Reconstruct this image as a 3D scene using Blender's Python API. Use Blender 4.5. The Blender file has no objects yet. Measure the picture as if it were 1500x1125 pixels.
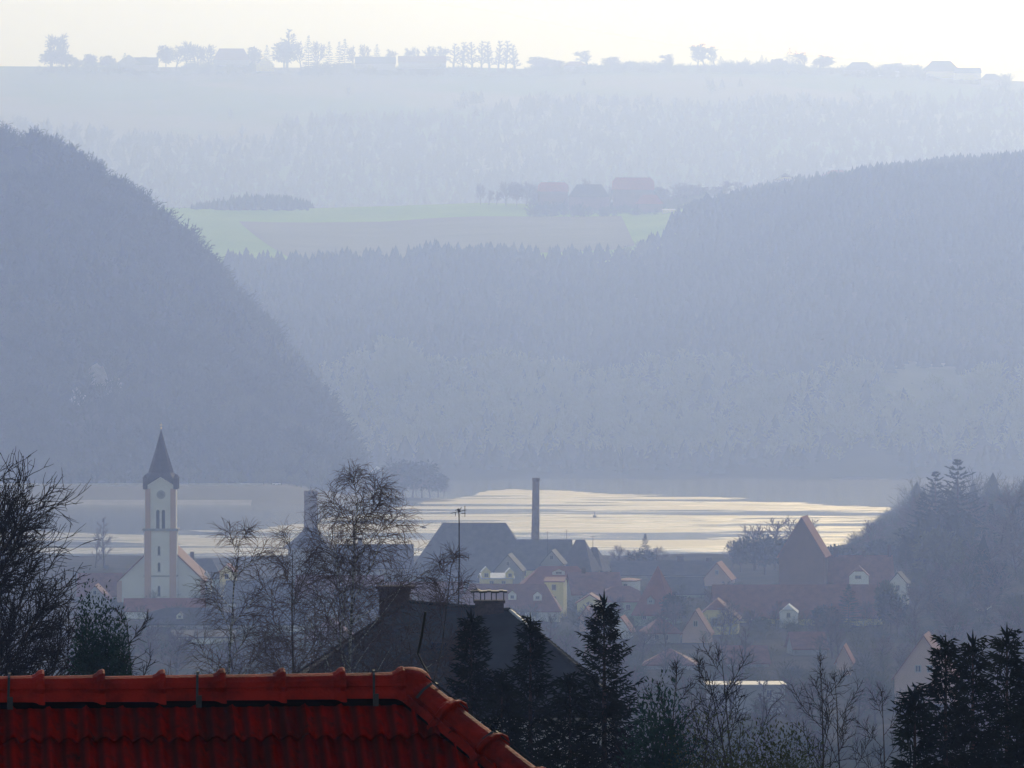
import bpy, math, random
import numpy as np
from mathutils import Vector, Matrix
R = math.radians
sc = bpy.context.scene
COL = sc.collection
K = 0.00014          # view angle of one photo pixel
HC = 60.0            # camera height above the river
def X(px, Y): return (px-750)*K*Y
def Z(row, Y): return HC-(row-562.5)*K*Y
def lerp(tab, v):
    if v <= tab[0][0]: return tab[0][1]
    for (a, b), (c, d) in zip(tab, tab[1:]):
        if v <= c: return b+(d-b)*(v-a)/(c-a)
    return tab[-1][1]
def tabf(tab):
    xs = np.array([t[0] for t in tab], float); ys = np.array([t[1] for t in tab], float)
    return lambda v: np.interp(v, xs, ys)
def sm(t):
    t = max(0.0, min(1.0, t)); return t*t*(3-2*t)

# ------------------------------------------------------------------ materials
def mat(name, col, rough=0.8, col2=None, scale=1.0, bump=0.0, bscale=20.0, spec=0.3, stretch=None, detail=6, contrast=(0.35, 0.65)):
    m = bpy.data.materials.new(name); m.use_nodes = True
    nt = m.node_tree; N = nt.nodes; Lk = nt.links
    b = N['Principled BSDF']
    b.inputs['Roughness'].default_value = rough
    b.inputs['Specular IOR Level'].default_value = spec
    b.inputs['Base Color'].default_value = (*col, 1)
    tc = N.new('ShaderNodeTexCoord'); mp = N.new('ShaderNodeMapping')
    Lk.new(tc.outputs['Object'], mp.inputs['Vector'])
    if stretch: mp.inputs['Scale'].default_value = stretch
    if col2:
        n = N.new('ShaderNodeTexNoise'); n.inputs['Scale'].default_value = scale; n.inputs['Detail'].default_value = detail
        n.inputs['Roughness'].default_value = 0.65
        r = N.new('ShaderNodeValToRGB')
        r.color_ramp.elements[0].position = contrast[0]; r.color_ramp.elements[1].position = contrast[1]
        r.color_ramp.elements[0].color = (*col, 1); r.color_ramp.elements[1].color = (*col2, 1)
        Lk.new(mp.outputs[0], n.inputs['Vector']); Lk.new(n.outputs['Fac'], r.inputs['Fac'])
        Lk.new(r.outputs['Color'], b.inputs['Base Color'])
    if bump:
        n2 = N.new('ShaderNodeTexNoise'); n2.inputs['Scale'].default_value = bscale; n2.inputs['Detail'].default_value = 4
        bp = N.new('ShaderNodeBump'); bp.inputs['Strength'].default_value = bump; bp.inputs['Distance'].default_value = 0.05
        Lk.new(mp.outputs[0], n2.inputs['Vector']); Lk.new(n2.outputs['Fac'], bp.inputs['Height']); Lk.new(bp.outputs[0], b.inputs['Normal'])
    return m
def roofmat(name, col, col2, row=0.33):
    """tiled or slated roof: courses as a bump wave in height plus patchy colour"""
    m = mat(name, col, 0.8, col2, 0.6, 0, detail=8, spec=0.12)
    nt = m.node_tree; N = nt.nodes; Lk = nt.links; b = N['Principled BSDF']
    tc = N.new('ShaderNodeTexCoord'); w = N.new('ShaderNodeTexWave'); w.wave_profile = 'SAW'; w.bands_direction = 'Z'
    w.inputs['Scale'].default_value = 0.314/row; w.inputs['Distortion'].default_value = 0.4
    bp = N.new('ShaderNodeBump'); bp.inputs['Strength'].default_value = 0.7; bp.inputs['Distance'].default_value = 0.04
    Lk.new(tc.outputs['Object'], w.inputs['Vector']); Lk.new(w.outputs['Fac'], bp.inputs['Height']); Lk.new(bp.outputs[0], b.inputs['Normal'])
    return m
M = {
 'tile':   mat('clay_tile', (0.26, 0.0035, 0.0015), 0.6, (0.4, 0.006, 0.003), 3.0, 0.2, 60, 0.08),
 'ridge':  mat('ridge_tile', (0.08, 0.005, 0.003), 0.7, (0.30, 0.012, 0.004), 4.0, 0.25, 50, 0.08, contrast=(.3, .6)),
 'gap':    mat('gap_shade_black', (0.006, 0.004, 0.004), 0.95, spec=0.0),
 'metal':  mat('dull_metal', (0.02, 0.018, 0.016), 0.6, (0.035, 0.03, 0.03), 8),
 'wire':   mat('black_wire', (0.008, 0.009, 0.01), 0.6),
 'slate':  roofmat('dark_slate', (0.007, 0.011, 0.011), (0.022, 0.027, 0.026), 0.22),
 'brick':  mat('dark_brick', (0.03, 0.02, 0.018), 0.9, (0.07, 0.045, 0.04), 6, 0.4, 20),
 'plaster':mat('render_plaster', (0.5, 0.48, 0.46), 0.9, (0.42, 0.4, 0.39), 0.3),
 'barkd':  mat('dark_bark', (0.022, 0.018, 0.016), 0.9, (0.05, 0.042, 0.036), 8, spec=0.0),
 'barkm':  mat('grey_bark', (0.05, 0.042, 0.04), 0.9, (0.1, 0.085, 0.08), 8, spec=0.0),
 'birch':  mat('birch_bark', (0.06, 0.055, 0.05), 0.8, (0.42, 0.4, 0.37), 5, stretch=(1, 1, 3), contrast=(0.45, 0.55)),
 'twigb':  mat('birch_twig', (0.07, 0.045, 0.045), 0.8, (0.12, 0.085, 0.08), 3, spec=0.0),
 'twigd':  mat('dark_twig', (0.01, 0.009, 0.009), 0.85, (0.022, 0.019, 0.017), 3, spec=0.0),
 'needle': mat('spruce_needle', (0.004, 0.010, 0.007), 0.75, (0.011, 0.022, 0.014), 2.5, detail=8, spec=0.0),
 'needle2':mat('pine_needle', (0.03, 0.04, 0.012), 0.75, (0.06, 0.065, 0.02), 2.5, detail=8, spec=0.0),
 'thuja':  mat('thuja_foliage', (0.008, 0.028, 0.02), 0.75, (0.02, 0.055, 0.035), 2.5, detail=8, spec=0.0),
 'bare':   mat('bare_crown', (0.10, 0.075, 0.075), 0.9, (0.15, 0.12, 0.11), 0.5, spec=0.0),
 'leafy':  mat('spring_crown', (0.07, 0.085, 0.035), 0.9, (0.12, 0.13, 0.05), 0.5, spec=0.0),
 'evergr': mat('evergreen_crown', (0.018, 0.04, 0.03), 0.9, (0.035, 0.06, 0.04), 0.5, spec=0.0),
 'meadow': mat('meadow_grass', (0.20, 0.34, 0.04), 0.95, (0.27, 0.40, 0.06), 0.01, spec=0.0),
 'plough': mat('ploughed_soil', (0.18, 0.185, 0.10), 0.95, (0.23, 0.225, 0.13), 0.012, stretch=(1, 4, 1), spec=0.0),
 'dirt':   mat('town_ground', (0.04, 0.045, 0.03), 0.95, (0.09, 0.08, 0.06), 0.04, spec=0.0),
 'floor':  mat('forest_floor', (0.05, 0.05, 0.035), 0.95, (0.085, 0.08, 0.055), 0.01, spec=0.0),
 'bank':   mat('river_bank_grass', (0.04, 0.045, 0.03), 0.95, (0.08, 0.075, 0.05), 0.03),
 'gravel': mat('bank_gravel', (0.3, 0.28, 0.25), 0.95, (0.2, 0.19, 0.17), 0.1),
 'asph':   mat('asphalt', (0.05, 0.05, 0.052), 0.9),
 'farrid': mat('ridge_fields', (0.1, 0.17, 0.08), 0.95, (0.2, 0.19, 0.14), 0.0025, contrast=(0.42, 0.58), spec=0.0),
 'rock':   mat('pale_rock', (0.35, 0.32, 0.29), 0.9, (0.2, 0.18, 0.16), 0.2),
 'r_red':  roofmat('red_tiles', (0.2, 0.07, 0.045), (0.28, 0.10, 0.07)),
 'r_farm': roofmat('farm_tiles', (0.34, 0.08, 0.05), (0.42, 0.12, 0.08)),
 'r_brown':roofmat('brown_tiles', (0.17, 0.075, 0.06), (0.26, 0.12, 0.09)),
 'r_grey': roofmat('grey_slates', (0.055, 0.062, 0.065), (0.1, 0.105, 0.105)),
 'r_dark': roofmat('dark_tiles', (0.04, 0.04, 0.045), (0.08, 0.07, 0.07)),
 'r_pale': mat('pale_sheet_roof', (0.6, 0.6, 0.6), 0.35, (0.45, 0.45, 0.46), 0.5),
 'r_sheet': mat('dull_sheet_roof', (0.34, 0.34, 0.35), 0.6, (0.22, 0.22, 0.23), 0.4),
 'w_white':mat('white_wall', (0.82, 0.80, 0.76), 0.9, (0.72, 0.70, 0.66), 0.15),
 'w_yell': mat('yellow_wall', (0.8, 0.7, 0.32), 0.9, (0.68, 0.6, 0.28), 0.15),
 'w_green':mat('green_wall', (0.28, 0.38, 0.28), 0.9, (0.24, 0.32, 0.24), 0.15),
 'w_pink': mat('pink_wall', (0.6, 0.4, 0.33), 0.9, (0.5, 0.34, 0.28), 0.15),
 'w_brown':mat('brown_wall', (0.22, 0.13, 0.1), 0.9, (0.16, 0.1, 0.08), 0.15),
 'w_grey': mat('grey_wall', (0.32, 0.32, 0.33), 0.9, (0.25, 0.25, 0.26), 0.15),
 'glass':  mat('window_glass', (0.03, 0.04, 0.06), 0.15, spec=0.6),
 'frame':  mat('window_frame', (0.38, 0.37, 0.36), 0.6),
 'dark':   mat('dark_opening', (0.03, 0.035, 0.04), 0.8),
 'white':  mat('white_paint', (0.8, 0.8, 0.8), 0.4),
 'copper': mat('spire_slate', (0.035, 0.03, 0.04), 0.7, (0.06, 0.05, 0.06), 0.8),
 'gold':   mat('gilded_metal', (0.6, 0.45, 0.15), 0.3),
 'stackb': mat('stack_brick', (0.16, 0.12, 0.11), 0.9, (0.24, 0.19, 0.17), 0.8),
}

# ------------------------------------------------------------------ objects
def link(name, me, parent=None):
    o = bpy.data.objects.new(name, me); COL.objects.link(o)
    if parent: o.parent = parent
    return o
def tag(o, label=None, cat=None, group=None, kind=None):
    if label: o['label'] = label
    if cat: o['category'] = cat
    if group: o['group'] = group
    if kind: o['kind'] = kind
    return o
def empty(name, loc, rz=0, label=None, cat=None, group=None):
    o = bpy.data.objects.new(name, None); COL.objects.link(o)
    o.location = loc; o.rotation_euler = (0, 0, rz); o.empty_display_size = 0.5
    return tag(o, label, cat, group)
def mesh(name, V, F, mats, mi=None, smooth=False):
    me = bpy.data.meshes.new(name); me.from_pydata([tuple(v) for v in V], [], F)
    for m in (mats if isinstance(mats, (list, tuple)) else [mats]): me.materials.append(M[m] if isinstance(m, str) else m)
    if mi is not None: me.polygons.foreach_set('material_index', mi)
    if smooth: me.polygons.foreach_set('use_smooth', [True]*len(F))
    me.update(); return me
def np_mesh(name, V, F, m, smooth=False):
    V = np.asarray(V, np.float32); F = np.asarray(F, np.int32); n = F.shape[1]
    me = bpy.data.meshes.new(name)
    me.vertices.add(len(V)); me.vertices.foreach_set('co', V.ravel())
    me.loops.add(F.size); me.loops.foreach_set('vertex_index', F.ravel())
    me.polygons.add(len(F)); me.polygons.foreach_set('loop_start', np.arange(0, F.size, n, dtype=np.int32))
    me.materials.append(M[m]); 
    if smooth: me.polygons.foreach_set('use_smooth', np.ones(len(F), bool))
    me.update(calc_edges=True); me.validate(); return me
class MB:
    def __init__(s): s.V = []; s.F = []; s.I = []; s.m = 0
    def add(s, V, F):
        b = len(s.V); s.V += [tuple(v) for v in V]; s.F += [tuple(i+b for i in f) for f in F]; s.I += [s.m]*len(F); return s
    def box(s, x0, y0, z0, x1, y1, z1, tp=1.0):
        cx, cy = (x0+x1)/2, (y0+y1)/2
        V = [(x, y, z0) for x, y in ((x0, y0), (x1, y0), (x1, y1), (x0, y1))]
        V += [(cx+(x-cx)*tp, cy+(y-cy)*tp, z1) for x, y in ((x0, y0), (x1, y0), (x1, y1), (x0, y1))]
        return s.add(V, [(3, 2, 1, 0), (4, 5, 6, 7), (0, 1, 5, 4), (1, 2, 6, 5), (2, 3, 7, 6), (3, 0, 4, 7)])
    def tube(s, pts, rads, n=6, caps=False):
        pts = [Vector(p) for p in pts]; V = []; F = []
        for i, p in enumerate(pts):
            d = (pts[min(i+1, len(pts)-1)]-pts[max(i-1, 0)]).normalized()
            a = d.orthogonal().normalized() if i == 0 else (a-d*a.dot(d)).normalized()
            b = d.cross(a); r = rads[i]
            for k in range(n):
                t = 2*math.pi*k/n; V.append(p+a*(r*math.cos(t))+b*(r*math.sin(t)))
        for i in range(len(pts)-1):
            for k in range(n):
                k2 = (k+1) % n; F.append((i*n+k, i*n+k2, (i+1)*n+k2, (i+1)*n+k))
        if caps: F += [tuple(range(n-1, -1, -1)), tuple((len(pts)-1)*n+k for k in range(n))]
        return s.add(V, F)
    def lathe(s, prof, n=16, c=(0, 0)):
        V = [(c[0]+r*math.cos(2*math.pi*k/n), c[1]+r*math.sin(2*math.pi*k/n), z) for r, z in prof for k in range(n)]
        F = [(i*n+k, i*n+(k+1) % n, (i+1)*n+(k+1) % n, (i+1)*n+k) for i in range(len(prof)-1) for k in range(n)]
        return s.add(V, F)
    def shell(s, V, F, t):
        """closed slab of vertical thickness t under the given top faces"""
        n = len(V); edges = {}
        for f in F:
            for a, b in zip(f, f[1:]+f[:1]): edges[(a, b)] = 1
        side = [(b, a, a+n, b+n) for (a, b) in edges if (b, a) not in edges]
        V2 = list(V)+[(x, y, z-t) for x, y, z in V]
        return s.add(V2, list(F)+[tuple(i+n for i in reversed(f)) for f in F]+side)
    def obj(s, name, mats, parent=None, smooth=False):
        return link(name, mesh(name, s.V, s.F, mats, s.I, smooth), parent)
def copy_tree(o, parent=None):
    c = o.copy(); COL.objects.link(c); c.parent = parent
    for ch in list(o.children): copy_tree(ch, c)
    return c
ORD = ('first second third fourth fifth sixth seventh eighth ninth tenth eleventh twelfth thirteenth fourteenth fifteenth sixteenth '
       'seventeenth eighteenth nineteenth twentieth').split()
def ordn(i):
    if i < 20: return ORD[i]
    t = {2: 'twenty', 3: 'thirty', 4: 'forty', 5: 'fifty', 6: 'sixty'}[(i+1)//10]
    return t[:-1]+'ieth' if (i+1) % 10 == 0 else t+'-'+ORD[(i+1) % 10-1]

# ------------------------------------------------------------------ terrain
_base = [(-200, 60), (-20, 56), (0, 54.5), (30, 51), (100, 46.5), (200, 40), (350, 27), (500, 15), (600, 9), (750, 4.5), (900, 3.5), (1500, 3), (3000, 3)]
_bf = tabf(_base)
def shore(x): return 1625+np.clip(x-120, 0, 45)*11+12*np.sin(np.asarray(x)*0.02)
def g(x, y):
    z = _bf(y)+np.clip(np.asarray(x)-95, 0, 90)*0.2*np.clip((np.asarray(y)-850)/150, 0, 1)*np.clip((2000-np.asarray(y))/400, 0, 1)
    z = z+0.4*np.sin(np.asarray(x)*0.13+np.asarray(y)*0.05)
    return np.where(y > shore(x), np.maximum(-3, z-(y-shore(x))*0.3), z)
def G(x, y): return float(g(np.float64(x), np.float64(y)))
def sheet(name, fx, us, vs, m, kind='structure', smooth=True):
    """grid surface from fx(u,v)->x,y,z over arrays us, vs"""
    U, Vv = np.meshgrid(us, vs); x, y, z = fx(U, Vv)
    V = np.stack([x.ravel(), y.ravel(), z.ravel()], 1); nu = len(us); nv = len(vs)
    i = np.arange((nu-1)*(nv-1)); r = i//(nu-1); c = i % (nu-1); a = r*nu+c
    F = np.stack([a, a+1, a+nu+1, a+nu], 1)
    return tag(link(name, np_mesh(name, V, F, m, smooth)), kind=kind)
sheet('ground', lambda x, y: (x, y, g(x, y)), np.linspace(-500, 600, 221), np.concatenate([np.linspace(-60, 600, 100), np.linspace(610, 2900, 230)]), 'dirt')
sheet('valley_floor', lambda x, y: (x, y, 0*x-8), np.linspace(-20000, 20000, 3), np.linspace(-500, 30000, 3), 'floor')

def fbm(x, y, s, seed=0):
    z = 0; a = 1
    for k in range(4):
        z = z+a*np.sin(x/s*(1+.3*math.sin(seed+k))+y/s*math.cos(seed*2+k*1.7)+seed+k*2.1)*np.cos(y/s*1.1-x/s*.4*math.sin(k+seed)+k)
        s = s*0.5; a *= 0.5
    return z
# left wooded hill: crest silhouette (photo column, row of the tree tops)
LH = tabf([(-900, 200), (-300, 190), (-100, 182), (0, 181), (50, 186), (100, 208), (150, 243), (200, 281), (250, 312), (290, 348), (330, 392), (370, 434), (400, 470),
           (440, 520), (480, 566), (510, 616), (535, 668), (548, 700), (560, 722), (3000, 722)])
LYC, LYF = 2850., 2520.
def left_hill(x, y):
    zc = HC-(LH(750+x/(K*LYC))-562.5)*K*LYC-15
    zc = np.maximum(zc, 2); t = (y-LYF)/(LYC-LYF)
    z = np.where(t < 1, 6+(zc-6)*np.clip(t, 0, 1)**0.92, zc-(y-LYC)*0.12)
    z = z+fbm(x, y*.35, 48, 3)*np.clip(t*2, 0, 1)*np.clip(zc/60, 0, 1)*np.where(t < .85, 6.0, 1.5)+fbm(x, y, 26, 6)*4.0*np.clip(t*2, 0, 1)*np.clip(zc/60, 0, 1)
    return np.where(t < 0, np.maximum(-4, 6+t*200), z)-np.where(zc < 4, 6, 0)
sheet('hill', lambda x, y: (x, y, left_hill(x, y)), np.linspace(-1500, 20, 300), np.concatenate([np.linspace(2500, 2860, 90), np.linspace(2880, 3300, 20)]), 'floor')
# middle hill: wooded slope, fields on its shoulder
ME = tabf([(-900, 330), (250, 334), (300, 362), (400, 372), (560, 378), (640, 364), (900, 352), (960, 340), (1000, 322), (1040, 306), (1100, 290), (1150, 280), (1300, 252), (1400, 243), (1475, 236), (2400, 200)])
MC = tabf([(-900, 300), (250, 305), (330, 306), (450, 306), (560, 303), (700, 298), (850, 301), (980, 301), (1050, 286), (1100, 279), (1150, 274), (1300, 251), (1400, 241), (1475, 234), (2400, 195)])
MYF, MYE, MYC = 3120., 3900., 4400.
def mid_z(px, y):
    ze = HC-(ME(px)-562.5)*K*MYE-9; zc = HC-(MC(px)-562.5)*K*MYC-np.where(px > 1040, 9, 0)
    ze = np.minimum(ze, zc-2)
    t = (y-MYF-26*np.sin(px/120.)-13*np.sin(px/43.+1))/(MYE-MYF); t2 = (y-MYE)/(MYC-MYE)
    z = np.where(t < 0, np.maximum(-4, 2+t*120), 2+(ze-2)*np.clip(t, 0, 1)**0.85)
    z = np.where(t2 > 0, ze+(zc-ze)*np.clip(t2, 0, 1), z)
    z = z+fbm(px, y*0.6, 70, 8)*4*np.clip(t*3, 0, 1)*np.clip((1-t)*4, 0, 1)
    return np.where(y > MYC, zc-(y-MYC)*0.1, z)
def mid_hill(u, y):      # u is the bearing of the column, y the distance
    return X(u, y), y, mid_z(u, y)
sheet('hill', mid_hill, np.linspace(-900, 2400, 320), np.concatenate([np.linspace(3080, 3900, 70), np.linspace(3930, 4400, 20), np.linspace(4450, 5300, 10)]), 'floor')
def drape(name, pxt, m, lift=0.4):
    """field on the shoulder: pxt = (left edge fn, right edge fn, t0, t1)"""
    l, r_, t0, t1 = pxt
    def fx(u, v):
        t = t0+(t1-t0)*v; px = l(v)+(r_(v)-l(v))*u; y = MYE+(MYC-MYE)*t
        return X(px, y), y, mid_z(px, y)+lift
    return sheet(name, fx, np.linspace(0, 1, 60), np.linspace(0, 1, 20), m)
drape('meadow', (lambda v: 150+0*v, lambda v: 1000+140*v, -0.04, 1.0), 'meadow', 0.5)
drape('ploughed_field', (lambda v: 440-130*v+40*v*v, lambda v: 930-20*v, 0.02, 0.72), 'plough', 1.0)
# far ridge
FC = tabf([(-1500, 95), (0, 97), (150, 98), (400, 99), (700, 99), (770, 101), (850, 96), (1000, 96), (1200, 99), (1350, 106), (1475, 118), (2800, 190)])
FYF, FYC = 5600., 7000.
def far_z(px, y):
    zc = HC-(FC(px)-562.5)*K*FYC; zf = HC-(330-562.5)*K*FYF
    t = (y-FYF)/(FYC-FYF)
    z = zf+(zc-zf)*np.clip(t, 0, 1)**0.9+fbm(px, y*.5, 130, 5)*5*np.clip(t*2, 0, 1)*np.clip((1-t)*3, 0, 1)
    z = np.where(t < 0, np.maximum(-8, zf+(y-FYF)*0.4), z)
    return np.where(y > FYC, zc-(y-FYC)*0.15, z)
sheet('hill', lambda u, y: (X(u, y), y, far_z(u, y)), np.linspace(-1500, 2800, 260), np.concatenate([np.linspace(5000, 7000, 60), np.linspace(7100, 8500, 8)]), 'farrid')
# distant mountain
PC = tabf([(-3000, 60), (-1200, 10), (0, -14), (250, -16), (450, -14), (560, -10), (640, 0), (720, 10), (830, 33), (1000, 62), (1200, 78), (1475, 100), (4000, 200)])
def far_mtn(u, y):
    zc = HC-(PC(u)-562.5)*K*15000; t = (y-13500)/1500
    z = np.clip(t, 0, 1)*(zc+8)-8+fbm(u, y*.3, 150, 2)*14*np.clip(t*2, 0, 1)*np.clip((1-t)*3, 0, 1)
    return X(u, y), y, np.where(t > 1, zc-(y-15000)*.2, z)
sheet('mountain', far_mtn, np.linspace(-3000, 4000, 240), np.linspace(13500, 16500, 40), 'floor')

# river bank with road on the far left shore
def bankz(x, y):
    xe = np.clip((-55-x)/60, 0, 1)
    return np.where(y < 2420, -3+0*x, np.where(y < 2470, -1+(y-2425)*0.22, 8.5))*xe-3*(1-xe)
sheet('river_bank', lambda x, y: (x, y, bankz(x, y)), np.linspace(-1500, -40, 120), np.linspace(2410, 2560, 46), 'bank')
sheet('gravel_shore', lambda x, y: (x, y, bankz(x, y)+0.25), np.linspace(-1500, -130, 60), np.linspace(2426, 2438, 6), 'gravel')
sheet('road', lambda x, y: (x, y, bankz(x, y)+0.06), np.linspace(-1500, -118, 60), np.array([2480., 2488.]), 'asph')
mb = MB()
for k in range(46):
    x = -1000+k*19
    mb.box(x, 2474, 8.3, x+18.6, 2474.6, 9.5+0.15*math.sin(k*2.3))
tag(mb.obj('retaining_wall', 'plaster'), 'pale low wall running along the far riverside road under the wooded hill', 'wall')

# ------------------------------------------------------------------ water
wm = bpy.data.materials.new('river_water'); wm.use_nodes = True
N = wm.node_tree.nodes; Lk = wm.node_tree.links; wb = N['Principled BSDF']
wb.inputs['Base Color'].default_value = (0.03, 0.045, 0.05, 1); wb.inputs['IOR'].default_value = 1.4; wb.inputs['Specular IOR Level'].default_value = 0.75
tc = N.new('ShaderNodeTexCoord')
def wnoise(scale, stretch, detail=5, rough=.6, dist=0.0):
    mp = N.new('ShaderNodeMapping'); mp.inputs['Scale'].default_value = stretch
    n = N.new('ShaderNodeTexNoise'); n.inputs['Scale'].default_value = scale; n.inputs['Detail'].default_value = detail
    n.inputs['Roughness'].default_value = rough; n.inputs['Distortion'].default_value = dist
    Lk.new(tc.outputs['Object'], mp.inputs['Vector']); Lk.new(mp.outputs[0], n.inputs['Vector']); return n.outputs['Fac']
patch0 = wnoise(0.0065, (0.6, 1.3, 1), 7, .62, .8)
streak = wnoise(0.02, (0.35, 1.6, 1), 6, .7, .4)
# the current: calm water under the far bank, wind-ruffled water in mid river
sep = N.new('ShaderNodeSeparateXYZ'); Lk.new(tc.outputs['Object'], sep.inputs[0])
def mr(src, a, b, c, d, smooth=True):
    n = N.new('ShaderNodeMapRange'); n.interpolation_type = 'SMOOTHSTEP' if smooth else 'LINEAR'
    for k, v in zip(('From Min', 'From Max', 'To Min', 'To Max'), (a, b, c, d)): n.inputs[k].default_value = v
    Lk.new(src, n.inputs['Value']); return n.outputs['Result']
def mth(op, a, b):
    n = N.new('ShaderNodeMath'); n.operation = op
    for i, v in enumerate((a, b)):
        if isinstance(v, float): n.inputs[i].default_value = v
        else: Lk.new(v, n.inputs[i])
    return n.outputs[0]
patch = mth('ADD', mth('MULTIPLY', patch0, 0.62), mth('MULTIPLY', streak, 0.38))
yy = mth('ADD', sep.outputs['Y'], mth('MULTIPLY', sep.outputs['X'], 0.9))     # the calm strip follows the bank diagonally on the left
wob = mth('MULTIPLY', wnoise(0.012, (1, 1, 1), 4), 260.)
yw = mth('ADD', sep.outputs['Y'], wob)
def lin(k): return mth('ADD', yw, mth('MULTIPLY', sep.outputs['X'], k))
# calm lee water: behind the headland on the left, along the wooded far bank on the right
leftcalm = mth('MULTIPLY', mr(lin(-7.9), 2930., 3050., 0.0, -0.4), mr(yw, 2110., 2200., 0.0, 1.0))
farcalm = mr(lin(2.4), 2900., 3060., 0.006, -0.4)
leftgrey = mr(sep.outputs['X'], -190., -60., -0.02, 0.0)
s_ = mth('ADD', mth('ADD', patch, farcalm), mth('ADD', leftcalm, leftgrey))
ruf = mr(s_, 0.475, 0.535, 0.0, 1.0)
Lk.new(mr(ruf, 0., 1., 0.12, 0.60, False), wb.inputs['Roughness'])
rip = wnoise(0.35, (1, 1, 1), 5, .65)
bp = N.new('ShaderNodeBump'); bp.inputs['Distance'].default_value = 1.0
Lk.new(rip, bp.inputs['Height']); Lk.new(mr(ruf, 0., 1., 0.03, 0.35, False), bp.inputs['Strength']); Lk.new(bp.outputs[0], wb.inputs['Normal'])
M['water'] = wm
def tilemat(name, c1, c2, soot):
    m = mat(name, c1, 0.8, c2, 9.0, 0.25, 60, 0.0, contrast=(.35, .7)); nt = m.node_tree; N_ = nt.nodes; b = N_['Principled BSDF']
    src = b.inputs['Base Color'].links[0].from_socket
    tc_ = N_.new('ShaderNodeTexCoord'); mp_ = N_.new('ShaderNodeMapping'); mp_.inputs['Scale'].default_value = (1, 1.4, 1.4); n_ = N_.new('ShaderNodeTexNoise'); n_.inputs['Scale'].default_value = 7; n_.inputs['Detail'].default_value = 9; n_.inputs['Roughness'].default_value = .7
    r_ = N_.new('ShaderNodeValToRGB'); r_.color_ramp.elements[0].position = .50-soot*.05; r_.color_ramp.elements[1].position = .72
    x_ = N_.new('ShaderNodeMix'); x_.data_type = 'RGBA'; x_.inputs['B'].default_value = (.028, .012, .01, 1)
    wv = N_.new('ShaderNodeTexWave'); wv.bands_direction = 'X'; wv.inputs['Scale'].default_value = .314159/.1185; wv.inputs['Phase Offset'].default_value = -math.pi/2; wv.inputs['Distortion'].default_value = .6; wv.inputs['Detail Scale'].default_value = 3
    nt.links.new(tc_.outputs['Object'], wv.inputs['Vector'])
    trough_shade = N_.new('ShaderNodeMapRange'); trough_shade.inputs['From Min'].default_value = .45; trough_shade.inputs['From Max'].default_value = 1.0; trough_shade.inputs['To Max'].default_value = .72; nt.links.new(wv.outputs['Fac'], trough_shade.inputs['Value'])  # shade painted into the troughs so the ribs stand out
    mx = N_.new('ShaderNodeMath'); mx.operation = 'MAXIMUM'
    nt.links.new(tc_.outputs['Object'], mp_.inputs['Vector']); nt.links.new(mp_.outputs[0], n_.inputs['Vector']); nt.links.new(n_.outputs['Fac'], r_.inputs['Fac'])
    nt.links.new(r_.outputs['Color'], mx.inputs[0]); nt.links.new(trough_shade.outputs['Result'], mx.inputs[1]); nt.links.new(mx.outputs[0], x_.inputs['Factor']); nt.links.new(src, x_.inputs['A']); nt.links.new(x_.outputs['Result'], b.inputs['Base Color']); return m
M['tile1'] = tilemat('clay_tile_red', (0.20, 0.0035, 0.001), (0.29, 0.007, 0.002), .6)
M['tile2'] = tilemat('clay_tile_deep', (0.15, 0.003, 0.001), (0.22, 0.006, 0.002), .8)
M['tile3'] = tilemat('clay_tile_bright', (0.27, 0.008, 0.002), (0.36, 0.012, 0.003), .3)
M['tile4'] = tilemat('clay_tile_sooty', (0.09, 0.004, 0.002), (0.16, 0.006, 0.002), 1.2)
sheet('river', lambda x, y: (x, y, 0*x), np.linspace(-3500, 3500, 3), np.linspace(1400, 3400, 3), 'water', smooth=False)

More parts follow.
